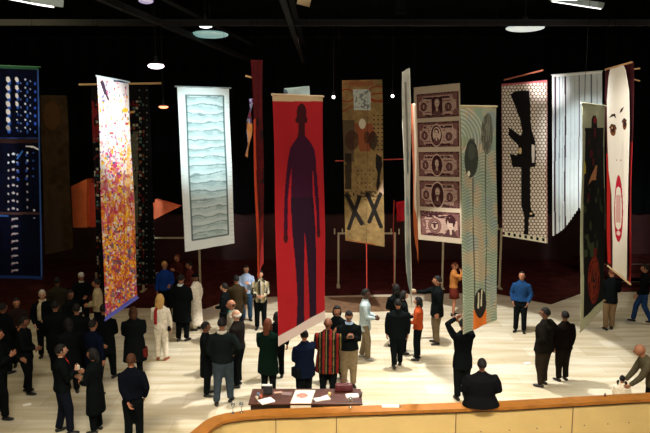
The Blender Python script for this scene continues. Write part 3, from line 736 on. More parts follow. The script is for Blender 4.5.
# --- green bordered black banner
def a_green(s, U, V):
    X, Y = s.X, s.Y
    s.C[:] = (.42, .43, .29); s.mottled(10, .1, 2)
    s.poly([(583.8, 127), (604.3, 127), (604.3, 298), (603, 300), (583.2, 318)], (.006, .006, .0055))
    s.poly([(590.5, 128), (590.5, 119), (592, 115), (594.5, 115), (596, 120), (596, 128)], (.012, .010, .010)); s.ell(594, 119.5, 1.3, 3.2, (.22, .01, .02))
    for x, y, rx, ry in ((594, 132, 1.2, 5), (591, 152, 2, 4), (593, 160, 1.2, 4), (588, 140, .8, 3), (589, 195, 1, 5), (598, 150, .6, 3)): s.ell(x, y, rx * .8, ry, (.09, .008, .012))
    s.poly([(583.2, 157), (585, 163), (585.5, 171), (583, 172)], (.60, .50, .06)); s.poly([(595.5, 163), (597, 164), (595.5, 178), (592, 178), (588.5, 183), (591, 174)], (.50, .22, .10))
    s.put((X > 584) & (X < 604) & (Y > 186) & (Y < 262) & (vnoise(X / 2, Y / 9, 7) > .72), (.05, .07, .03), .7)
    for rx, ry, c in ((6.0, 23, (.13, .012, .006)), (4.2, 17, (.20, .022, .01)), (2.2, 12, (.10, .01, .006))): s.ring(593.3, 279, rx, ry, .6, c)
    s.put((((X - 593.3) / 6.2) ** 2 + ((Y - 279) / 24) ** 2 < 1) & (vnoise(X / 1.5, Y / 3.5, 1) > .62), (.22, .03, .01), .8); s.ell(594, 250, 2.2, 4, (.12, .01, .008))
banner('black banner with a pale green border and a red ringed oval low down', ((582, 103), (605.5, 106), (603.5, 308), (580, 333.5)), 11.8, 13.3, a_green, step=.4, top_rod=(.05, (.45, .45, .3), .018))

# --- face banner with its maroon backing
def a_back(s, U, V): s.C[:] = (.05, .010, .012); s.mottled(5, .3, 1); s.put((U < .16) & (V > .42), (.42, .02, .015)); s.put((U > .9) & (V > .35), (.30, .02, .02))
banner('maroon backing cloth with red edges behind the white face banner', ((604.5, 71), (633.5, 62), (631.5, 284), (607, 262)), 16.2, 14.4, a_back, outline=lambda V: (.02 + .10 * np.sin(V * 3.14) * 0 + .0 * V, 1 - .04 * V), cords=(.5,))
def face_outline(V):
    l = np.interp(V, [0, .04, .15, .35, .5, .62, .85, 1], [.22, .14, .06, .04, .05, .18, .26, .22]); r = np.interp(V, [0, .03, .12, .3, .6, .8, 1], [.74, .82, .90, .92, .92, .86, .84]); return l, r
def a_face(s, U, V):
    s.C[:] = (.80, .74, .64); bk = (.03, .015, .01); br = (.16, .05, .015); rd = (.48, .012, .03)
    s.poly([(609.5, 116.5), (612.5, 112.5), (615.5, 112), (616.5, 117), (614, 114.5)], bk); s.poly([(620, 112), (621.5, 107.5), (624.5, 105), (622.5, 110)], bk)
    s.ell(613.2, 128.5, 2.8, 5.5, br); s.ell(613, 127.5, 1.7, 3.2, (.03, .01, .01)); s.ell(612.3, 126, .7, 1, (.5, .3, .15)); s.seg([(610.3, 126), (612, 122.8), (615, 123.5), (616.3, 127)], .6, bk)
    s.ell(624.6, 122.5, 1.8, 5.2, br); s.ell(624.8, 122, 1.1, 3, (.03, .01, .01)); s.seg([(622.6, 120), (624.3, 116.8), (626, 118.5)], .6, bk)
    s.ell(617, 158, .5, .8, (.35, .1, .08)); s.ell(621.5, 158, .5, .8, (.35, .1, .08))
    s.ring(619.5, 207, 3.7, 30, .5, rd); s.poly([(616, 190), (617, 180), (618.5, 178), (619.6, 180.5), (621, 178), (622.5, 182), (623, 190), (621.5, 186), (619.5, 184.5), (617.6, 186)], rd)
    s.rect(617.3, 193, 621.8, 221, (.66, .38, .34)); s.poly([(615.8, 224), (619.5, 229), (623.2, 224), (622, 236), (619.5, 240), (617, 236)], rd); s.ell(619.5, 232, 1.6, 2.5, (.8, .6, .55))
banner('white elongated face banner with thin brows, brown eyes and red lips', ((606, 69.5), (631, 62.5), (630, 284), (608, 266)), 16.0, 14.2, a_face, step=.35, outline=face_outline, top_rod=(.06, (.55, .30, .12), .022), bottom_rod=(.03, (.60, .42, .22)), cords=(.3, .7))
for (a_, b_, Y_, lab) in (((631, 69.5), (639.5, 68.5), 17.5, 'short upper wooden rod end right of the face banner'), ((633.5, 79.5), (639.5, 81), 17.8, 'short lower wooden rod end right of the face banner'), ((246, 76), (253, 78), 15.5, 'short wooden rod end left of the narrow red banner')):
    p0, p1 = at(*a_, Y_), at(*b_, Y_ + .3); e = empty('rod_end', (p0 + p1) / 2); tag(e, lab, 'rod')
    MB().rod(p0 - e.location, p1 - e.location, .022).build('rod', mat('rod', (.55, .30, .12), .6), e); q = p1 - e.location
    MB().rod(q, (q.x, q.y, CEIL + .01 - e.location.z), .004, 5).build('cord', mat('black_cord', (.002, .002, .002), 1.0, spec=0.0), e)
def a_scrap(s, U, V): s.C[:] = (.36, .012, .02); s.mottled(4, .3, 1)
banner('small bright red cloth hanging low between collage and pale narrow banner', ((396, 202), (404.5, 200.5), (404.5, 221), (397, 222)), 20.0, 19.8, a_scrap, step=1, cords=(.5,))
def a_bead(s, U, V): s.C[:] = (.30, .012, .02)
# red string hanging below the collage banner, red cord line across
for pts_, lab in (([(366.5, 247), (366.8, 294)], 'thin red string dropping straight below the collage banner'), ([(394, 203), (393.4, 226), (394, 290)], 'wavy red string hanging beside the right leg of the white stand')):
    Y_ = 18.6 if pts_[0][0] < 380 else 21.5
    q = [at(*p_, Y_) for p_ in pts_]; e = empty('red_string', q[-1]); tag(e, lab, 'string')
    q.insert(0, Vector((q[0].x, q[0].y, q[0].z + .1))); MB().loft([v - e.location for v in q], [.016] * len(q), 6, round_end=False).build('string', mat('red_cord', (.40, .03, .02), .6), e)
    v = q[0] - e.location; MB().rod(v, (v.x, v.y, CEIL + .01 - e.location.z), .004, 5).build('cord', mat('black_cord', (.002, .002, .002), 1.0, spec=0.0), e)
a0, a1 = at(335, 161, 20.0), at(404, 159, 20.0); e = empty('red_crossbar', (a0 + a1) / 2); tag(e, 'thin red horizontal bar passing behind the collage banner', 'bar')
MB().rod(a0 - e.location, a1 - e.location, .016).build('bar', mat('red_cord', (.40, .05, .03), .6), e)
for t in (.05, .95): v = a0.lerp(a1, t) - e.location; MB().rod(v, (v.x, v.y, CEIL + .01 - e.location.z), .004, 5).build('cord', mat('black_cord', (.002, .002, .002), 1.0, spec=0.0), e)

# ------------------------------------------------------------------ white tube stands on the stage
def stand(pl, pr, ytop, Y, label, z=SH, clamps=True, lower=None):
    """pl, pr: columns of the two legs, ytop: row of the crossbar"""
    a = at(pl, ytop, Y); b = at(pr, ytop, Y); e = empty('display_stand', ((a.x + b.x) / 2, Y, z)); tag(e, label, 'stand', 'cream tube stands on the stage')
    H = a.z - z; w2 = (b.x - a.x) / 2; m = mat('cream_tube', (.45, .40, .27), .5)
    for s_ in (-1, 1): lg = MB().box((s_ * w2, 0, H / 2), (.07, .05, H), None, .006).build('leg', m, e); MB().box((s_ * w2, 0, .02), (.12, .5, .04), None, .01).build('foot', m, lg)
    MB().box((0, 0, H - .03), (2 * w2 - .07, .05, .06), None, .006).build('crossbar', m, e)
    if lower: MB().box((0, 0, lower), (2 * w2 - .07, .05, .05), None, .006).build('rail', m, e)
    if clamps:
        for s_ in (-1, 1):
            for dx in (-.14, .14): MB().box((s_ * w2 + dx, -.02, H + .04), (.05, .06, .2), None, .01).build('clamp', m, e)
            MB().box((s_ * w2, -.02, H + .03), (.34, .03, .03)).build('clamp_bar', steel, e)
stand(338.5, 395, 232.5, 22.2, 'cream tube stand framing the foot of the collage banner')
stand(141.5, 199, 237.0, 21.6, 'cream tube stand behind the white quilt banner', clamps=False)
stand(96, 161, 272.5, 22.6, 'low cream rail stand behind the splatter banner', clamps=False)
stand(443.5, 501.5, 228.0, 22.0, 'cream tube stand behind the pale green wave banner')

# ------------------------------------------------------------------ people
SKIN = {'pale': (.52, .27, .17), 'tan': (.36, .15, .08), 'brown': (.17, .065, .035), 'dark': (.075, .03, .018)}
HAIRC = {'black': (.008, .007, .007), 'brown': (.06, .022, .010), 'blond': (.50, .30, .10), 'grey': (.42, .40, .36), 'white': (.70, .68, .62), 'auburn': (.12, .035, .015)}


def ik(S, T, l1, l2, pole):
    S, T = Vector(S), Vector(T); d = T - S; L = min(d.length, (l1 + l2) * .985)
    if L < abs(l1 - l2) * 1.1: L = abs(l1 - l2) * 1.1
    dn = d.normalized(); T = S + dn * L
    a = (l1 * l1 - l2 * l2 + L * L) / (2 * L); h = math.sqrt(max(l1 * l1 - a * a, 0)); p = Vector(pole); p -= dn * p.dot(dn); p.normalize()
    return S + dn * a + p * h, T


ARMS = {'down': (.150, .02, .47), 'front': (.045, .15, .60), 'belly': (.01, .115, .585), 'chest': (.03, .14, .70), 'pocket': (.115, .05, .505),
        'phone': (.05, .17, .90), 'behind': (.02, -.105, .50), 'reach': (.09, .26, .66), 'swing': (.145, .12, .50), 'back': (.14, -.08, .50), 'face': (.045, .12, .855), 'point': (.10, .30, .74), 'hip': (.125, .02, .585), 'low': (.06, .22, .42)}


def head_fn(s):
    def fn(d):
        x, y, z = d.x, d.y, d.z
        w_ = 1 - .30 * max(0, -z) ** 1.3; yy = y * (1 - .12 * max(0, -z)) * (1.06 if y < 0 else .98)
        if y > 0: yy += .05 * math.exp(-((z + .85) / .25) ** 2) - .05 * math.exp(-((z - .02) / .12) ** 2) * (abs(x) > .12)
        return Vector((x * .047 * w_ * s, yy * .059 * s, z * .068 * s))
    return fn


def person(px, py, h, face, label, skin='tan', hair=('black', 'short'), top=(.015, .015, .018), hem=.50, legs=(.012, .013, .018),
           L='down', R='down', lean=0, stance=(.06, .0), look=0, flare=1.0, build_=1.0, shoe=(.005, .004, .004), pose='stand', extra=None, nod=0, group=None, skirt=None, stripes=None, z0=0.0, floor_z=0.0):
    """px, py: where the crown of the head is in the photo; h: height of the person; face: 0 towards the camera, 90 right, 180 away"""
    hz = .97 * h
    crown = on_z(px, py, hz + z0 + floor_z)
    th = math.radians(face + 180)
    lz = math.radians(lean)
    def bendp(p, amt=1.0):
        p = Vector(p)
        if p.z <= .53: return p
        t = min(1, (p.z - .53) / .10); return Vector((p.x, p.y, p.z)) if lean == 0 else (Matrix.Rotation(-lz * t * amt, 3, 'X') @ (p - Vector((0, 0, .53))) + Vector((0, 0, .53)))
    hd = bendp((0, .012, .93)); hd_off = Vector((hd.x, hd.y, 0)) * h
    off = Matrix.Rotation(th, 3, 'Z') @ hd_off
    base = Vector((crown.x - off.x, crown.y - off.y, floor_z + z0))
    if lean:   # keep the crown on its pixel
        hz2 = (hd.z + .066) * h; c2 = on_z(px, py, hz2 + z0 + floor_z); base = Vector((c2.x - off.x, c2.y - off.y, floor_z + z0))
    root = empty('person', base, th); root.scale = (h, h, h); tag(root, label, 'person', group or 'visitors in the exhibition hall')
    B = build_ * 1.06; drop = 0; B2 = max(1, build_) ** .7
    sit = pose == 'sit'
    PZ_ = .53
    def P_(x, y, z): return bendp((x, y, z))
    # joints
    sh_ = .104 * B ** .45; hipx = .052
    st_w, st_f = stance
    S = {s_: P_(s_ * sh_, 0, .790) for s_ in (-1, 1)}
    arms = {}
    for s_, key in ((-1, L), (1, R)):
        t = ARMS[key] if isinstance(key, str) else key
        T = P_(s_ * t[0], t[1], t[2]) if t[2] > .45 or lean else Vector((s_ * t[0], t[1], t[2]))
        if isinstance(key, str) and key == 'low': T = Vector((s_ * t[0], t[1] + .12, t[2]))
        E, T = ik(S[s_], T, .165, .150, (s_ * .55, -.5, -.55)); arms[s_] = (S[s_], E, T)
    leg = {}
    for s_ in (-1, 1):
        hp = Vector((s_ * hipx, 0, .50)); 
        if sit: kn = Vector((s_ * .075, .24, .52)); an = Vector((s_ * .075, .26, .28)); hp.z = .51
        else:
            fy = st_f * s_; an = Vector((s_ * st_w, fy, .045 + (.03 if fy < -.05 else 0))); kn = (hp + an) / 2 + Vector((0, .018 + .25 * abs(fy) * (1 if s_ * st_f < 0 else .4), .01)); 
        leg[s_] = (hp, kn, an)
    # ---- body: one continuous skin
    mb = MB()
    mb.loft([P_(0, 0, .47), P_(0, 0, .54), P_(0, .004, .62), P_(0, .006, .72), P_(0, 0, .79), P_(0, -.002, .835)], [(.082 * B, .055), (.088 * B, .06), (.075 * B, .055), (.088, .058), (.080, .048), (.042, .034)], 14)
    mb.loft([P_(0, -.004, .80), P_(0, .004, .87), hd + Vector((0, -.004, .0))], [.033, .030, .030], 10)
    for s_ in (-1, 1):
        S_, E, T = arms[s_]
        mb.loft([S_ - Vector((s_ * .03, 0, 0)), S_, (S_ + E) / 2, E, (E * .6 + T * .4), T], [.022, .024, .024, .021, .021, .0135], 9)
        hp, kn, an = leg[s_]
        mb.loft([hp, (hp + kn) / 2, kn, kn.lerp(an, .35), an], [.046, .042, .031, .031, .019], 10)
    bd = remesh(mb, .013, 2)
    bd.cm = 0
    nb = len(bd.f)
    hs = 1.0
    Rl = Matrix.Rotation(math.radians(-look), 3, 'Z') @ Matrix.Rotation(math.radians(-nod - lean * .35), 3, 'X')
    hb = MB(); hb.ball((0, 0, 0), None, 18, 14, head_fn(1))
    hb.loft([(0, .056, .006), (0, .066, -.008), (0, .059, -.016)], [.004, .0075, .006], 8, round_end=True)      # nose
    for s_ in (-1, 1): hb.ball((s_ * .046, -.004, -.002), (.006, .011, .017), 8, 6)                              # ears
    bd.add([hd + Rl @ Vector(v) for v in hb.v], hb.f)
    # hands
    for s_ in (-1, 1):
        S_, E, T = arms[s_]; d = (T - E).normalized(); side = Vector((0, 1, 0)) if abs(d.z) > .6 else Vector((0, 0, 1))
        side = (side - d * side.dot(d)).normalized(); nrm = d.cross(side)
        if nrm.dot(Vector((-s_, 0, 0))) < 0: nrm = -nrm
        pm = T + d * .026
        bd.loft([T - d * .012, T + d * .010, T + d * .030, T + d * .046], [(.015, .012), (.021, .012), (.025, .0105), (.023, .009)], 10, side)
        for i, (o, ln) in enumerate(((.018, .036), (.0065, .041), (-.0055, .038), (-.017, .030))):
            b0 = T + d * .040 + side * o; k1 = b0 + d * ln * .5 + nrm * .003; k2 = k1 + d * ln * .30 + nrm * ln * .28; k3 = k2 + d * ln * .12 + nrm * ln * .25
            bd.loft([b0, k1, k2, k3], [.0056, .0054, .005, .0042], 6)
        t0 = T + d * .008 + side * .016; bd.loft([t0, t0 + d * .018 + side * .014 + nrm * .006, t0 + d * .036 + side * .016 + nrm * .014], [.0072, .0065, .005], 6)
    # eyes and mouth (own materials inside the body mesh)
    bd.cm = 1
    for s_ in (-1, 1):
        eb = MB(); eb.ball((s_ * .0185, .0515, .004), (.0075, .005, .0042), 8, 6); bd.add([hd + Rl @ Vector(v) for v in eb.v], eb.f)
    bd.cm = 2
    eb = MB(); eb.ball((0, .053, -.032), (.013, .006, .0042), 8, 6); bd.add([hd + Rl @ Vector(v) for v in eb.v], eb.f)
    bd.build('body', [mat('skin', SKIN[skin], .55, noise=.06, nscale=8), mat('eye', (.01, .008, .008), .3), mat('lips', tuple(c * .6 for c in SKIN[skin]), .5)], root, True)
    # ---- hair
    hc, hst = hair
    if hst != 'bald' and hst != 'cap':
        vol = {'short': 1.08, 'long': 1.13, 'bob': 1.14, 'curly': 1.32, 'fringe': 1.06, 'tail': 1.08}.get(hst, 1.08)
        f0 = head_fn(1)
        def hf(d):
            p = f0(d); front = d.y > .30 - .2 * (d.z > .5) and d.z < .50
            low = d.z < (-.35 if hst not in ('long', 'bob', 'curly') else -.8)
            top_ = hst == 'fringe' and d.z > .30
            if front or low or top_: return p * .86
            q = p * vol + Vector((0, -.004, .002))
            if hst == 'curly': q *= 1 + .09 * math.sin(d.x * 9) * math.sin(d.z * 8 + d.y * 7)
            return q
        mb = MB(); mb.ball((0, 0, 0), None, 22, 16, hf)
        mb = MB().add([hd + Rl @ Vector(v) for v in mb.v], mb.f)
        if hst in ('long', 'curly', 'bob'):
            ln = .13 if hst != 'bob' else .05
            wd = .045 if hst != 'curly' else .062
            pts = [(0, -.035, .02), (0, -.052, -.04), (0, -.06, -.04 - ln * .5), (0, -.055, -.04 - ln)]
            mb.loft([hd + Rl @ Vector(p) for p in pts], [(wd, .03), (wd, .026), (wd * .95, .020), (wd * .6, .012)], 12)
            for s_ in (-1, 1): mb.loft([hd + Rl @ Vector(p) for p in ((s_ * .042, -.01, .03), (s_ * .049, -.006, -.03), (s_ * .046, .0, -.03 - ln * .6))], [.012, .014, .009], 8)
        if hst == 'tail': mb.loft([hd + Rl @ Vector(p) for p in ((0, -.055, .02), (0, -.085, .0), (.0, -.085, -.06))], [.018, .022, .010], 8)
        mb.build('hair', mat('hair', HAIRC[hc], .7, noise=.25, nscale=40, spec=.2), root, True)
    if hst == 'cap':
        mb = MB(); f0 = head_fn(1)
        mb.ball((0, 0, 0), None, 20, 12, lambda d: (f0(d) * 1.12 if d.z > .18 else f0(d) * .85))
        mb.loft([(0, .045, .018), (0, .085, .014)], [(.036, .006), (.026, .004)], 10)
        MB().add([hd + Rl @ Vector(v) for v in mb.v], mb.f).build('cap', cloth(HAIRC[hc]), root, True)
    # ---- trousers and shoes
    tm = cloth(legs)
    mb = MB()
    bare = skirt is not None
    if not bare:
        mb.loft([P_(0, 0, .45), P_(0, 0, .52), P_(0, 0, .58)], [(.086 * B, .064), (.094 * B, .068), (.080 * B, .062)], 14)
        for s_ in (-1, 1):
            hp, kn, an = leg[s_]; mb.loft([hp, (hp + kn) / 2, kn, kn.lerp(an, .5), an], [.060 * B, .055 * B2, .047 * B2, .043, .041], 10, round_end=False)
        remesh(mb, .014, 3).build('trousers', tm, root, True)
    else:
        col, lz_ = skirt
        mb.loft([P_(0, 0, .60), P_(0, 0, .52), (0, .01, (.52 + lz_) / 2), (0, .015, lz_)], [(.072 * B, .058), (.098 * B, .074), (.11, .085), (.12, .095)], 18, round_end=False)
        mb.build('skirt', cloth(col), root, True)
    for s_ in (-1, 1):
        hp, kn, an = leg[s_]
        if sit: base_ = an + Vector((0, 0, -.01)); dy = Vector((0, 1, 0))
        else: base_ = Vector((an.x, an.y, .018 + (an.z - .045))); dy = Vector((s_ * .22, 1, 0)).normalized()
        MB().loft([base_ - dy * .030, base_ + dy * .01 + Vector((0, 0, .004)), base_ + dy * .055, base_ + dy * .085], [(.022, .018), (.024, .022), (.025, .016), (.018, .011)], 10, (1, 0, 0)).build('shoe', mat('shoe', shoe, .5), root, True)
    # ---- jacket / coat
    mb = MB(); f = flare
    rings = [(.60, .088 * B, .070 * B2), (.70, .099 * B, .076 * B2), (.77, .112 * B ** .7, .074 * B2), (.812, .092 * B ** .5, .060), (.838, .062, .050), (.862, .044, .042)]
    pts = []; rad = []
    zz = hem
    if hem < .58:
        pts.append(P_(0, 0, hem) if hem > .5 else Vector((0, 0, hem))); rad.append((.104 * B * f, .084 * f * B2))
        if hem < .44: pts.append(P_(0, 0, .53)); rad.append((.100 * B, .078 * B2))
    for z, a, b in rings:
        if z > hem: pts.append(P_(0, 0, z)); rad.append((a, b))
    mb.loft(pts, rad, 18, round_end=False)
    for s_ in (-1, 1):
        S_, E, T = arms[s_]
        mb.loft([S_ - Vector((s_ * .035, 0, .01)), S_ + Vector((0, 0, -.003)), (S_ + E) / 2, E, E.lerp(T, .5), E.lerp(T, .93)], [.032, .039 * B2, .040 * B2, .036, .031, .026], 10, round_end=False)
    jk = remesh(mb, .0125, 3)
    if stripes:
        cols = stripes; jm = [cloth(c) for c in cols]; jk.m = []
        for f_ in jk.f:
            c = sum((Vector(jk.v[i]) for i in f_), Vector()) / len(f_); jk.m.append(int((c.x + .3) / .0135) % len(cols))
        jk.build('poncho', jm, root, True)
    else: jk.build('jacket' if hem > .40 else 'coat', cloth(top), root, True)
    if extra:
        for ex in extra: ex(root, P_, hd, arms, leg, Rl)
    return root


def collar(col, wd=.058):
    def f(root, P_, hd, arms, leg, Rl): MB().lathe(P_(0, 0, .825), [(wd * .9, 0), (wd, .012), (wd * .72, .035), (wd * .62, .03), (wd * .8, .0)], 16).build('collar', cloth(col), root, True)
    return f
def scarf(col, side=1, back=True):
    def f(root, P_, hd, arms, leg, Rl):
        mb = MB(); mb.lathe(P_(0, 0, .83), [(.045, 0), (.056, .012), (.050, .03), (.038, .03)], 14); sg = -1 if back else 1
        mb.loft([P_(side * .02, sg * .05, .845), P_(side * .045, sg * .078, .78), P_(side * .05, sg * .080, .66), P_(side * .048, sg * .082, .58)], [(.016, .008), (.026, .008), (.026, .007), (.024, .006)], 10)
        mb.build('scarf', cloth(col), root, True)
    return f
def bag(col, side=1, z=.56, size=(.05, .12, .10), strap=True):
    def f(root, P_, hd, arms, leg, Rl):
        c = P_(side * .135, -.01, z); mb = MB().box(c, size, None, .012)
        if strap: mb.loft([c + Vector((0, 0, size[2] * .4)), P_(side * .105, .0, .72), P_(side * .06, 0, .85), P_(-side * .06, .075, .75)], [.006] * 4, 6)
        mb.build('bag', cloth(col), root)
    return f
def stripe_strap(col):
    def f(root, P_, hd, arms, leg, Rl): MB().loft([P_(-.05, .03, .86), P_(-.04, .078, .78), P_(.0, .085, .68), P_(.03, .085, .62)], [.006] * 4, 6).build('strap', cloth(col), root)
    return f
def held(name, col, size, which='mid', off=(0, .03, .02)):
    def f(root, P_, hd, arms, leg, Rl):
        c = {'mid': (arms[-1][2] + arms[1][2]) / 2, 'R': arms[1][2], 'L': arms[-1][2]}[which] + Vector(off)
        MB().box(c, size, None, min(size) * .2).build(name, mat('held_thing', col, .5), root)
    return f
def glasses():
    def f(root, P_, hd, arms, leg, Rl):
        mb = MB()
        for s_ in (-1, 1): mb.loft([hd + Rl @ Vector((s_ * .006, .056, .004)), hd + Rl @ Vector((s_ * .030, .055, .004))], [.008, .008], 8)
        mb.build('glasses', mat('glasses', (.01, .01, .01), .3), root)
    return f
def patches(cols):
    def f(root, P_, hd, arms, leg, Rl):
        j = [c for c in root.children if c.name.startswith('jacket')][0]; me = j.data
        me.materials.clear(); [me.materials.append(cloth(c)) for c in cols]; n = len(cols)
        idx = [(int((p.center.x + 1) / .022) * 3 + int(p.center.z / .026) * 5 + int((p.center.y + 1) / .05)) % n for p in me.polygons]
        me.polygons.foreach_set('material_index', idx)
    return f


BK = (.0045, .0062, .0068); NAVY = (.004, .006, .017); DG = (.022, .022, .024); KH = (.20, .13, .07); JEAN = (.035, .050, .065); WH = (.78, .72, .60); DBR = (.035, .022, .014)
# --- front row and left
person(-3, 331, 1.86, 100, 'person in black at the left edge with a hand stretched to the right', top=BK, R='chest', L=(.06, .22, .62), legs=BK, stance=(.08, .06), build_=1.15)
person(24, 319, 1.74, 95, 'person in a long black jacket and black trousers, arms folded, facing right', skin='brown', top=BK, hem=.44, L='belly', R='front', legs=BK, stance=(.06, .04), build_=1.15)
person(61, 347, 1.76, 120, 'person in a black jacket and dark jeans with a red strap, facing right', skin='pale', top=BK, legs=(.008, .010, .018), L='front', R='chest', stance=(.07, .05), build_=1.2, extra=[stripe_strap((.5, .03, .02)), held('paper_cup', (.6, .55, .45), (.03, .03, .05), 'R')])
person(92, 351, 1.66, 260, 'person in a long black coat turned left towards the red strap', top=BK, hem=.24, flare=1.12, build_=1.15, hair=('black', 'bob'), L='front', R='chest', legs=BK, extra=[held('cup', (.6, .5, .4), (.025, .025, .04), 'R')])
person(131, 356.5, 1.74, 185, 'person in a navy sweater seen from behind with one hand on the back', skin='tan', top=(.004, .005, .009), legs=BK, L='behind', R='pocket', stance=(.055, .02), hem=.53, hair=('brown', 'short'))
person(104, 306, 1.80, 170, 'person in a black coat and trousers under the foot of the splatter banner', top=BK, hem=.36, legs=BK, L='down', R='front', stance=(.07, .05), build_=1.25)
person(133, 309, 1.70, 200, 'person in a wide dark coat carrying a bag on a red strap', build_=1.3, top=BK, hem=.24, flare=1.15, hair=('brown', 'bob'), L='front', R='front', legs=BK, extra=[stripe_strap((.4, .04, .03)), bag((.10, .015, .012), 1, .36, (.07, .14, .12), False)])
person(160, 297, 1.68, 175, 'blond person all in white with a red scarf down the back', skin='pale', hair=('blond', 'curly'), top=WH, hem=.50, legs=(.74, .68, .56), shoe=(.30, .06, .02), L='front', R='down', extra=[scarf((.30, .02, .02), -1), bag((.012, .01, .01), 1, .50, (.04, .07, .08), False)])
person(181, 276, 1.88, 165, 'tall person in a black knee length coat left of the white robed one', top=BK, hem=.30, flare=1.08, legs=BK, stance=(.055, .02), L='down', R='front', build_=1.25, extra=[collar((.5, .55, .6))])
person(195, 275, 1.68, 250, 'person in a long white robe and dark cap below the quilt banner', skin='brown', hair=('black', 'cap'), top=WH, hem=.10, flare=1.15, legs=WH, L='front', R='down')
person(206, 324, 1.66, 95, 'person in a long black coat and short dark hair, facing right', top=BK, hem=.27, flare=1.0, legs=BK, L='belly', R='front', skin='brown', build_=1.0)
person(222, 320, 1.88, 178, 'person in a dark jacket with a pale hood and blue jeans, back turned', top=(.006, .009, .009), legs=JEAN, L='pocket', R='hip', stance=(.07, .05), build_=1.15, extra=[collar((.45, .42, .36), .062)])
person(236, 312, 1.78, 250, 'white haired person in a grey brown jacket with arms folded over a bundle', skin='pale', hair=('white', 'fringe'), top=(.012, .010, .009), legs=BK, L='belly', R='front', extra=[held('folded_coat', (.012, .012, .012), (.16, .07, .12), 'mid', (0, .0, -.02))], stance=(.06, .02), build_=1.22)
person(231, 302, 1.76, 275, 'balding person with a teal collar behind the white haired one', skin='tan', hair=('brown', 'fringe'), top=(.30, .28, .22), legs=BK, extra=[collar((.05, .32, .30))], L='belly', R='belly')
person(224, 285, 1.66, 260, 'person in a black jacket with a pale face and shoulder bag, facing left', skin='pale', top=BK, legs=BK, L='front', R='down', extra=[bag(BK, -1, .50)])
person(236, 277, 1.72, 200, 'person in a mid brown coat seen from behind', top=(.035, .024, .012), hem=.34, legs=BK, hair=('black', 'short'), L='front', R='down')
person(246, 267, 1.72, 10, 'long dark haired person in a light blue shirt and blue jeans', skin='pale', hair=('black', 'long'), top=(.32, .42, .60), hem=.50, legs=(.028, .065, .12), L='chest', R='front', build_=.9)
person(260, 272, 1.76, 5, 'person in a yellow and black plaid jacket beside the red ribbon banner', skin='pale', top=(.3, .25, .12), legs=BK, hem=.47, L='front', R='front', extra=[patches([(.40, .34, .20), (.03, .03, .03), (.20, .17, .10), (.45, .42, .34), (.04, .035, .02)])])
# --- behind on the left, dim
person(42, 292, 1.76, 20, 'grey haired person in a dark jacket with a pale shirt front', skin='pale', hair=('grey', 'short'), top=BK, legs=BK, L='front', R='pocket', extra=[scarf((.50, .42, .28), 1, False)])
person(57, 279, 1.74, 200, 'person in a dim olive grey coat under the brown banner', skin='brown', top=(.025, .022, .014), hem=.35, legs=BK, L='down', R='down')
person(70, 292, 1.74, 60, 'dark dressed person holding a small pale paper in front of the brown banner', skin='brown', top=BK, legs=BK, L='chest', R='front', extra=[held('paper', (.6, .6, .55), (.05, .01, .07), 'L')])
person(81, 274, 1.70, 30, 'dark dressed person in a grey cap standing left of the splatter banner', skin='tan', hair=('grey', 'cap'), top=BK, legs=BK, L='front', R='down', extra=[collar((.35, .33, .28))])
person(96, 281, 1.76, 285, 'person in a cream jacket at the left edge of the splatter banner', skin='tan', hair=('black', 'short'), top=(.36, .29, .17), legs=BK, L='front', R='front')
person(3, 305, 1.72, 150, 'person in black standing at the left edge below the navy sequinned banner', skin='brown', top=BK, legs=BK, L='down', R='front', build_=1.2)
person(16, 300, 1.72, 30, 'person in dark red brown clothes near the navy sequinned banner', skin='tan', top=(.02, .012, .010), legs=BK, L='front', R='down')
person(55, 303, 1.78, 190, 'broad person in a black coat seen from behind in the left crowd', top=BK, hem=.34, legs=BK, build_=1.3, L='front', R='front')
person(68, 321, 1.70, 220, 'short person in a long black coat in the middle of the left crowd', top=BK, hem=.28, flare=1.1, legs=BK, build_=1.25, L='front', R='front', hair=('black', 'bob'))
person(76, 306, 1.80, 210, 'tall person in a black coat right of the broad one in the left crowd', top=BK, hem=.36, legs=BK, L='front', R='down', build_=1.25)
person(93, 322, 1.70, 150, 'person in a navy coat at the right of the left crowd', top=NAVY, hem=.34, legs=BK, build_=1.2, L='front', R='down')
person(164.5, 263, 1.78, 30, 'blond person in a bright blue jacket far behind', skin='tan', hair=('blond', 'short'), top=(.01, .04, .22), legs=BK, L='front', R='down')
person(177, 256, 1.66, 330, 'red haired dim person far behind the tall black coat', skin='tan', hair=('auburn', 'short'), top=(.05, .012, .010), legs=BK, L='chest', R='front')
person(189, 263, 1.72, 300, 'person in a maroon top far behind the white robe', skin='tan', hair=('black', 'short'), top=(.10, .02, .02), legs=BK, L='front', R='down')
# --- around the table
person(268, 321, 1.72, 160, 'brown curly haired person in a dark green coat at the table', skin='tan', hair=('auburn', 'long'), top=(.004, .012, .008), hem=.30, flare=1.1, legs=BK, L='front', R='reach', build_=1.2, extra=[held('papers', (.7, .66, .58), (.13, .09, .02), 'R')])
person(277, 314, 1.58, 190, 'dark haired person half hidden by the lower corner of the red banner', top=BK, legs=BK, L='front', R='down', hair=('black', 'bob'))
person(304, 332, 1.66, 215, 'person in a dark blue jacket leaning to the table under the red banner', top=(.004, .007, .018), hem=.40, legs=BK, L='front', R='reach', build_=1.35, extra=[bag(BK, -1, .48, (.06, .14, .12))])
person(328, 320, 1.80, 175, 'person in a striped red, green and yellow poncho seen from behind', skin='brown', hair=('auburn', 'fringe'), top=(.2, .02, .02), hem=.34, flare=1.12, legs=BK, L='front', R='front', build_=1.3, stripes=[(.16, .015, .012), (.16, .015, .012), (.006, .013, .008), (.14, .10, .04), (.006, .013, .008), (.02, .008, .008)])
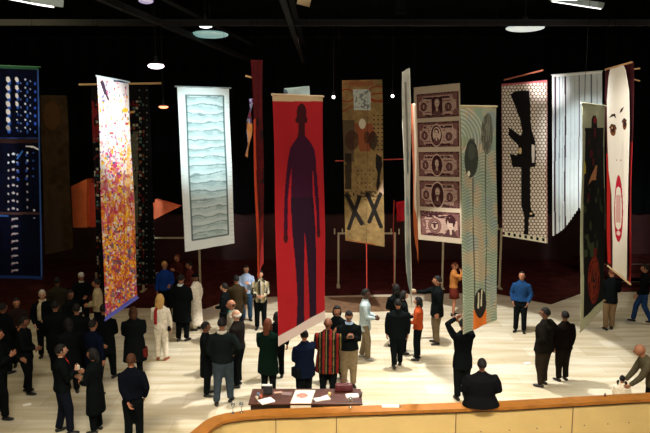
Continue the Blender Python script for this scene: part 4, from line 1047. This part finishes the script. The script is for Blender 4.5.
person(337, 308, 1.74, 0, 'dark haired person facing the camera behind the striped poncho', skin='tan', hair=('black', 'bob'), top=BK, legs=BK, L='front', R='chest')
person(349, 313, 1.78, 5, 'person with glasses in a black jacket and khaki trousers holding a camera', skin='tan', top=BK, legs=(.20, .15, .09), L='chest', R='chest', build_=1.2, nod=25, extra=[glasses(), collar((.30, .42, .60), .06), held('camera', (.02, .02, .025), (.05, .03, .035), 'mid')])
# --- centre
person(366, 291, 1.82, 80, 'person in a pale blue grey shirt and khaki trousers, facing right', skin='dark', top=(.36, .44, .46), hem=.42, legs=(.17, .13, .08), L='front', R='front', shoe=(.25, .24, .22), stance=(.06, .05), build_=1.05)
person(398, 301, 1.72, 180, 'person in a black jacket walking away in the centre group', top=BK, hem=.44, legs=BK, L='down', R='down', stance=(.05, .10), build_=1.25)
person(396, 286, 1.72, 200, 'dark haired person behind the walking one in the centre group', top=BK, legs=BK, hair=('black', 'bob'), L='front', R='front')
person(404, 293, 1.66, 100, 'long haired person in black facing right under the pale narrow banner', skin='pale', hair=('black', 'long'), top=BK, hem=.35, legs=BK, L='front', R='front')
person(418, 299, 1.62, 250, 'person in an orange sweater and black trousers in the centre', skin='pale', top=(.36, .06, .018), legs=BK, L='front', R='down', hair=('black', 'bob'), build_=.9)
person(437, 278, 1.88, 270, 'person in a black jacket and khaki trousers reaching out a hand to the left', skin='tan', top=BK, hem=.42, legs=(.15, .11, .065), L='down', R='point', build_=1.25, extra=[held('programme', (.5, .4, .25), (.05, .06, .04), 'R')])
person(455, 264, 1.70, 80, 'person in an orange brown sweater and dark red skirt with raised hands', skin='tan', hair=('auburn', 'short'), top=(.34, .13, .035), hem=.53, legs=(.02, .015, .012), L='chest', R='face', skirt=((.10, .018, .012), .34), build_=.92)
person(463.5, 321, 1.80, 185, 'person in a black suit with both hands raised below the wave banner', top=BK, hem=.40, legs=BK, L=(.05, .13, .97), R=(-.02, .15, .93), stance=(.05, .0), build_=1.1, extra=[held('white_camera', (.75, .72, .62), (.04, .02, .07), 'L', (.02, .02, .0))])
# --- right
person(522, 273.5, 1.78, 335, 'person in a blue shirt and black trousers looking up at the banners', skin='tan', top=(.012, .045, .13), legs=BK, L='pocket', R='pocket', nod=-18, stance=(.065, .0), hem=.52)
person(565, 313, 1.66, 200, 'person in a dark brown jacket half hidden behind the heavier one', skin='brown', top=(.007, .005, .004), legs=(.010, .008, .006), hem=.46, L='down', R='down', build_=1.25)
person(545, 310, 1.82, 230, 'heavy person in a dark olive padded jacket, elbow out, facing left', skin='brown', top=(.008, .007, .0055), hem=.46, legs=(.025, .018, .012), L='hip', R='hip', build_=1.6, look=-20)
person(612, 270, 1.82, 175, 'person in a black coat and khaki trousers under the face banner', skin='tan', hair=('auburn', 'short'), top=BK, hem=.44, legs=(.20, .13, .07), L='down', R='front', stance=(.055, .03), build_=1.08)
person(645, 266, 1.80, 250, 'person in dark clothes and blue jeans striding at the right edge', skin='tan', top=BK, hem=.50, legs=(.018, .045, .13), L='swing', R='down', stance=(.05, .13))
# bending person, child, sitting person
person(640, 344.5, 1.76, 262, 'bald person in an olive grey jacket bending over a child', skin='tan', hair=('brown', 'bald'), top=(.085, .075, .045), legs=BK, L='low', R='low', lean=24, pose='bend')
def bands(root, P_, hd, arms, leg, Rl):
    for s_ in (-1, 1):
        MB().ball(hd + Rl @ Vector((s_ * .050, -.03, -.02)), (.017, .017, .017), 10, 8).build('hair_band', cloth((.8, .78, .74)), root, True)
        MB().loft([hd + Rl @ Vector((s_ * .056, -.035, -.02)), hd + Rl @ Vector((s_ * .072, -.045, -.05)), hd + Rl @ Vector((s_ * .066, -.045, -.10))], [.016, .022, .010], 10).build('pigtail', mat('hair', HAIRC['black'], .7, noise=.25, nscale=40, spec=.2), root, True)
person(622.5, 377, 1.06, 150, 'small child in white with dark pigtails tied in white bands', skin='tan', hair=('black', 'short'), top=WH, hem=.34, flare=1.2, legs=WH, L='front', R='front', build_=1.1, extra=[bands])
person(482, 361, 1.60, 180, 'person sitting on the parapet cap in a bulky black jacket, back turned', skin='brown', top=(.006, .0065, .008), hem=.475, flare=1.2, legs=BK, L=(.15, .12, .57), R=(.15, .12, .57), pose='sit', build_=1.6, z0=.93 - .455 * 1.6)

# ------------------------------------------------------------------ table with papers
tc = on_z(306, 396, .76); T0 = on_z(252, 398, .76); T1 = on_z(364, 397, .76)
TW = T1.x - T0.x; TY0, TY1 = 11.06, 11.74; ty = (TY0 + TY1) / 2
t = empty('registration_table', (tc.x, ty, 0)); tag(t, 'long dark red brown table with papers just behind the parapet', 'table')
wood = mat('red_brown_wood', (.065, .019, .011), .45, noise=.3, nscale=7)
MB().box((0, 0, .742), (TW, TY1 - TY0, .036), None, .008).build('tabletop', wood, t)
MB().box((0, -.28, .60), (TW - .08, .02, .25)).build('apron', mat('dark_apron', (.03, .012, .010), .6), t)
for sx in (-1, 1):
    for sy in (-1, 1): MB().box((sx * (TW / 2 - .06), sy * .26, .362), (.05, .05, .724), None, .006).build('leg', wood, t)
def sheet(px, py, wx, wy, rz, col, name, label, cat, th=.004, z=.76, Yfix=None):
    p = on_z(px, py, z); o = MB().box((0, 0, th / 2), (wx, wy, th), Matrix.Rotation(rz, 4, 'Z')).build(name, mat('paper', col, .8, noise=.03, nscale=9), None); o.location = (p.x, p.y, z); tag(o, label, cat); return o
sheet(266.5, 401.5, .27, .20, .55, (.80, .80, .78), 'paper_stack', 'bright white paper stack at the left end of the table', 'paper', .02)
sheet(322, 399.5, .30, .13, .35, (.80, .80, .78), 'paper_stack', 'white paper stack right of the draped poster', 'paper', .02)
sheet(325, 396.5, .14, .05, .6, (.75, .75, .72), 'envelope', 'narrow white envelope against the middle paper stack', 'paper', .008, z=.782)
sheet(352, 396.5, .24, .14, .08, (.82, .80, .80), 'paper_stack', 'white paper stack at the right end of the table', 'paper', .03)
sheet(287, 394.5, .20, .14, -.2, (.16, .10, .09), 'brochure_pile', 'dark brochures spread between the left papers and the poster', 'brochure', .02)
sheet(278, 392.5, .16, .08, .2, (.35, .22, .16), 'leaflet', 'small tan leaflet at the back of the table', 'brochure', .006)
# draped poster: over table front towards the parapet
p0 = on_z(304, 391, .765); p1 = on_z(301, 404, .765)
p = Vector(((p0.x + p1.x) / 2, 11.275, .762)); e = empty('poster', p); tag(e, 'cream poster with a pinkish picture lying over the table edge', 'poster')
mb = MB(); W2 = .19; prof = [(.38, 0.004), (.0, .004), (-.19, .004), (-.205, -.002), (-.209, -.02), (-.209, -.16)]
vs = []
for y, z in prof: vs += [(-W2 + y * .12, y, z), (W2 + y * .12, y, z), (W2 + y * .12, y - .002, z + .003), (-W2 + y * .12, y - .002, z + .003)]
fs = [(0, 1, 2, 3), tuple(4 * (len(prof) - 1) + q for q in (3, 2, 1, 0))]
for i in range(len(prof) - 1):
    for q in range(4): fs.append((4 * i + q, 4 * i + (q + 1) % 4, 4 * i + 4 + (q + 1) % 4, 4 * i + 4 + q))
sh = mb.add(vs, fs).build('sheet', mat('paper', (.72, .62, .50), .8), e)
MB().lathe((-.01, .12, .0), [(.02, .007), (.11, .008), (.11, .010), (.02, .011)], 16).build('picture', mat('pink_print', (.50, .18, .14), .8, noise=.5, nscale=12), sh)
# slanted dark display holder
p = on_z(268, 394, .76); e = empty('leaflet_holder', p); tag(e, 'black slanted leaflet holder with a pale top on the left of the table', 'holder')
MB().box((0, 0, .085), (.17, .10, .16), Matrix.Rotation(-.25, 4, 'X'), .01).build('holder', mat('black_plastic', (.012, .012, .014), .4), e)
MB().box((-.02, .015, .172), (.20, .09, .012), Matrix.Rotation(-.1, 4, 'X')).build('leaflet', mat('paper', (.5, .5, .48), .8), e)
# drinking glasses, small cups
glass = mat('clear_glass', (.75, .78, .74), .08); 
g = glass.node_tree.nodes['Principled BSDF']; g.inputs['Transmission Weight'].default_value = .85; g.inputs['IOR'].default_value = 1.45
def wine(px, py, label, z=PZ, red=False):
    p = on_z(px, py, z); e = empty('wine_glass', p); tag(e, label, 'glass')
    MB().lathe((0, 0, 0), [(.001, .0), (.034, .0), (.034, .004), (.006, .010), (.004, .09), (.006, .095)], 16).build('foot', glass, e, True)
    MB().lathe((0, 0, .094), [(.003, .0), (.030, .018), (.038, .045), (.034, .085), (.032, .085), (.035, .045), (.027, .020), (.002, .004)], 16).build('bowl', glass, e, True)
    if red: MB().lathe((0, 0, .098), [(.002, .003), (.024, .018), (.031, .04), (.002, .04)], 16).build('wine', mat('wine', (.25, .05, .02), .2), e, True)
wine(233, 413.0, 'left of two empty wine glasses on the parapet cap'); wine(241.5, 412.4, 'right of two empty wine glasses on the parapet cap')
wine(350.5, 407.5, 'glass of amber drink on the parapet cap by the table', red=True)
def cup(px, py, col, label, z=.76, r=.03, h_=.09):
    p = on_z(px, py, z); o = MB().lathe((0, 0, 0), [(r * .7, 0), (r, h_), (r * .9, h_), (r * .6, .01)], 14).build('cup', mat('cup', col, .5), None, True); o.location = p; tag(o, label, 'cup')
cup(261, 399.5, (.35, .08, .04), 'small dark red cup at the left end of the table'); cup(257, 401, (.42, .34, .25), 'small tan cup at the left end of the table'); cup(258.5, 397.5, (.10, .14, .20), 'small blue grey cup behind the tan cup')
cup(329.5, 397, (.55, .40, .15), 'small yellow cup right of the white envelope'); cup(361, 396.5, (.10, .08, .07), 'dark cup at the right end of the table'); 
p = on_z(344, 391, .76); e = empty('handbag', (p.x, min(p.y, 11.66), .76)); tag(e, 'dark red handbag standing on the right end of the table', 'bag')
MB().box((0, 0, .075), (.34, .12, .15), None, .03).build('body', mat('oxblood_leather', (.09, .012, .016), .5), e, True)
MB().loft([(-.08, 0, .14), (-.07, 0, .21), (0, 0, .235), (.07, 0, .21), (.08, 0, .14)], [.009] * 5, 8).build('handle', mat('oxblood_leather', (.09, .012, .016), .5), e, True)
o = sheet(390.5, 406.2, .30, .105, .0, (.80, .76, .66), 'card', 'white folded card lying on the parapet cap', 'paper', .008, z=PZ)
MB().box((.158, -.02, .010), (.02, .09, .02), None, .003).build('clip', mat('dark_clip', (.08, .04, .02), .5), o)
p = on_z(605, 396.3, PZ); o = MB().lathe((0, 0, 0), [(.02, 0), (.024, .02), (.012, .04), (.014, .055), (.004, .06)], 12).build('bottle_stopper', mat('brown_knob', (.10, .04, .03), .5), None, True); o.location = p; tag(o, 'tiny dark knob standing on the parapet cap near the child', 'knob')
# litter on the floor
for px, py, rz, lab in ((527.5, 363.5, .3, 'tiny white paper scrap on the bright floor near the heavy person'), (27, 405, .6, 'white paper scrap on the dim floor at lower left'), (75, 322, 0, 'white leaflet lying in the left crowd')):
    p = on_z(px, py, 0); mb = MB().box((0, 0, .008), (.16, .09, .016), Matrix.Rotation(rz, 4, 'Z')); o = mb.build('paper_scrap', mat('paper', (.9, .88, .84), .8), None); o.location = p; tag(o, lab, 'paper')
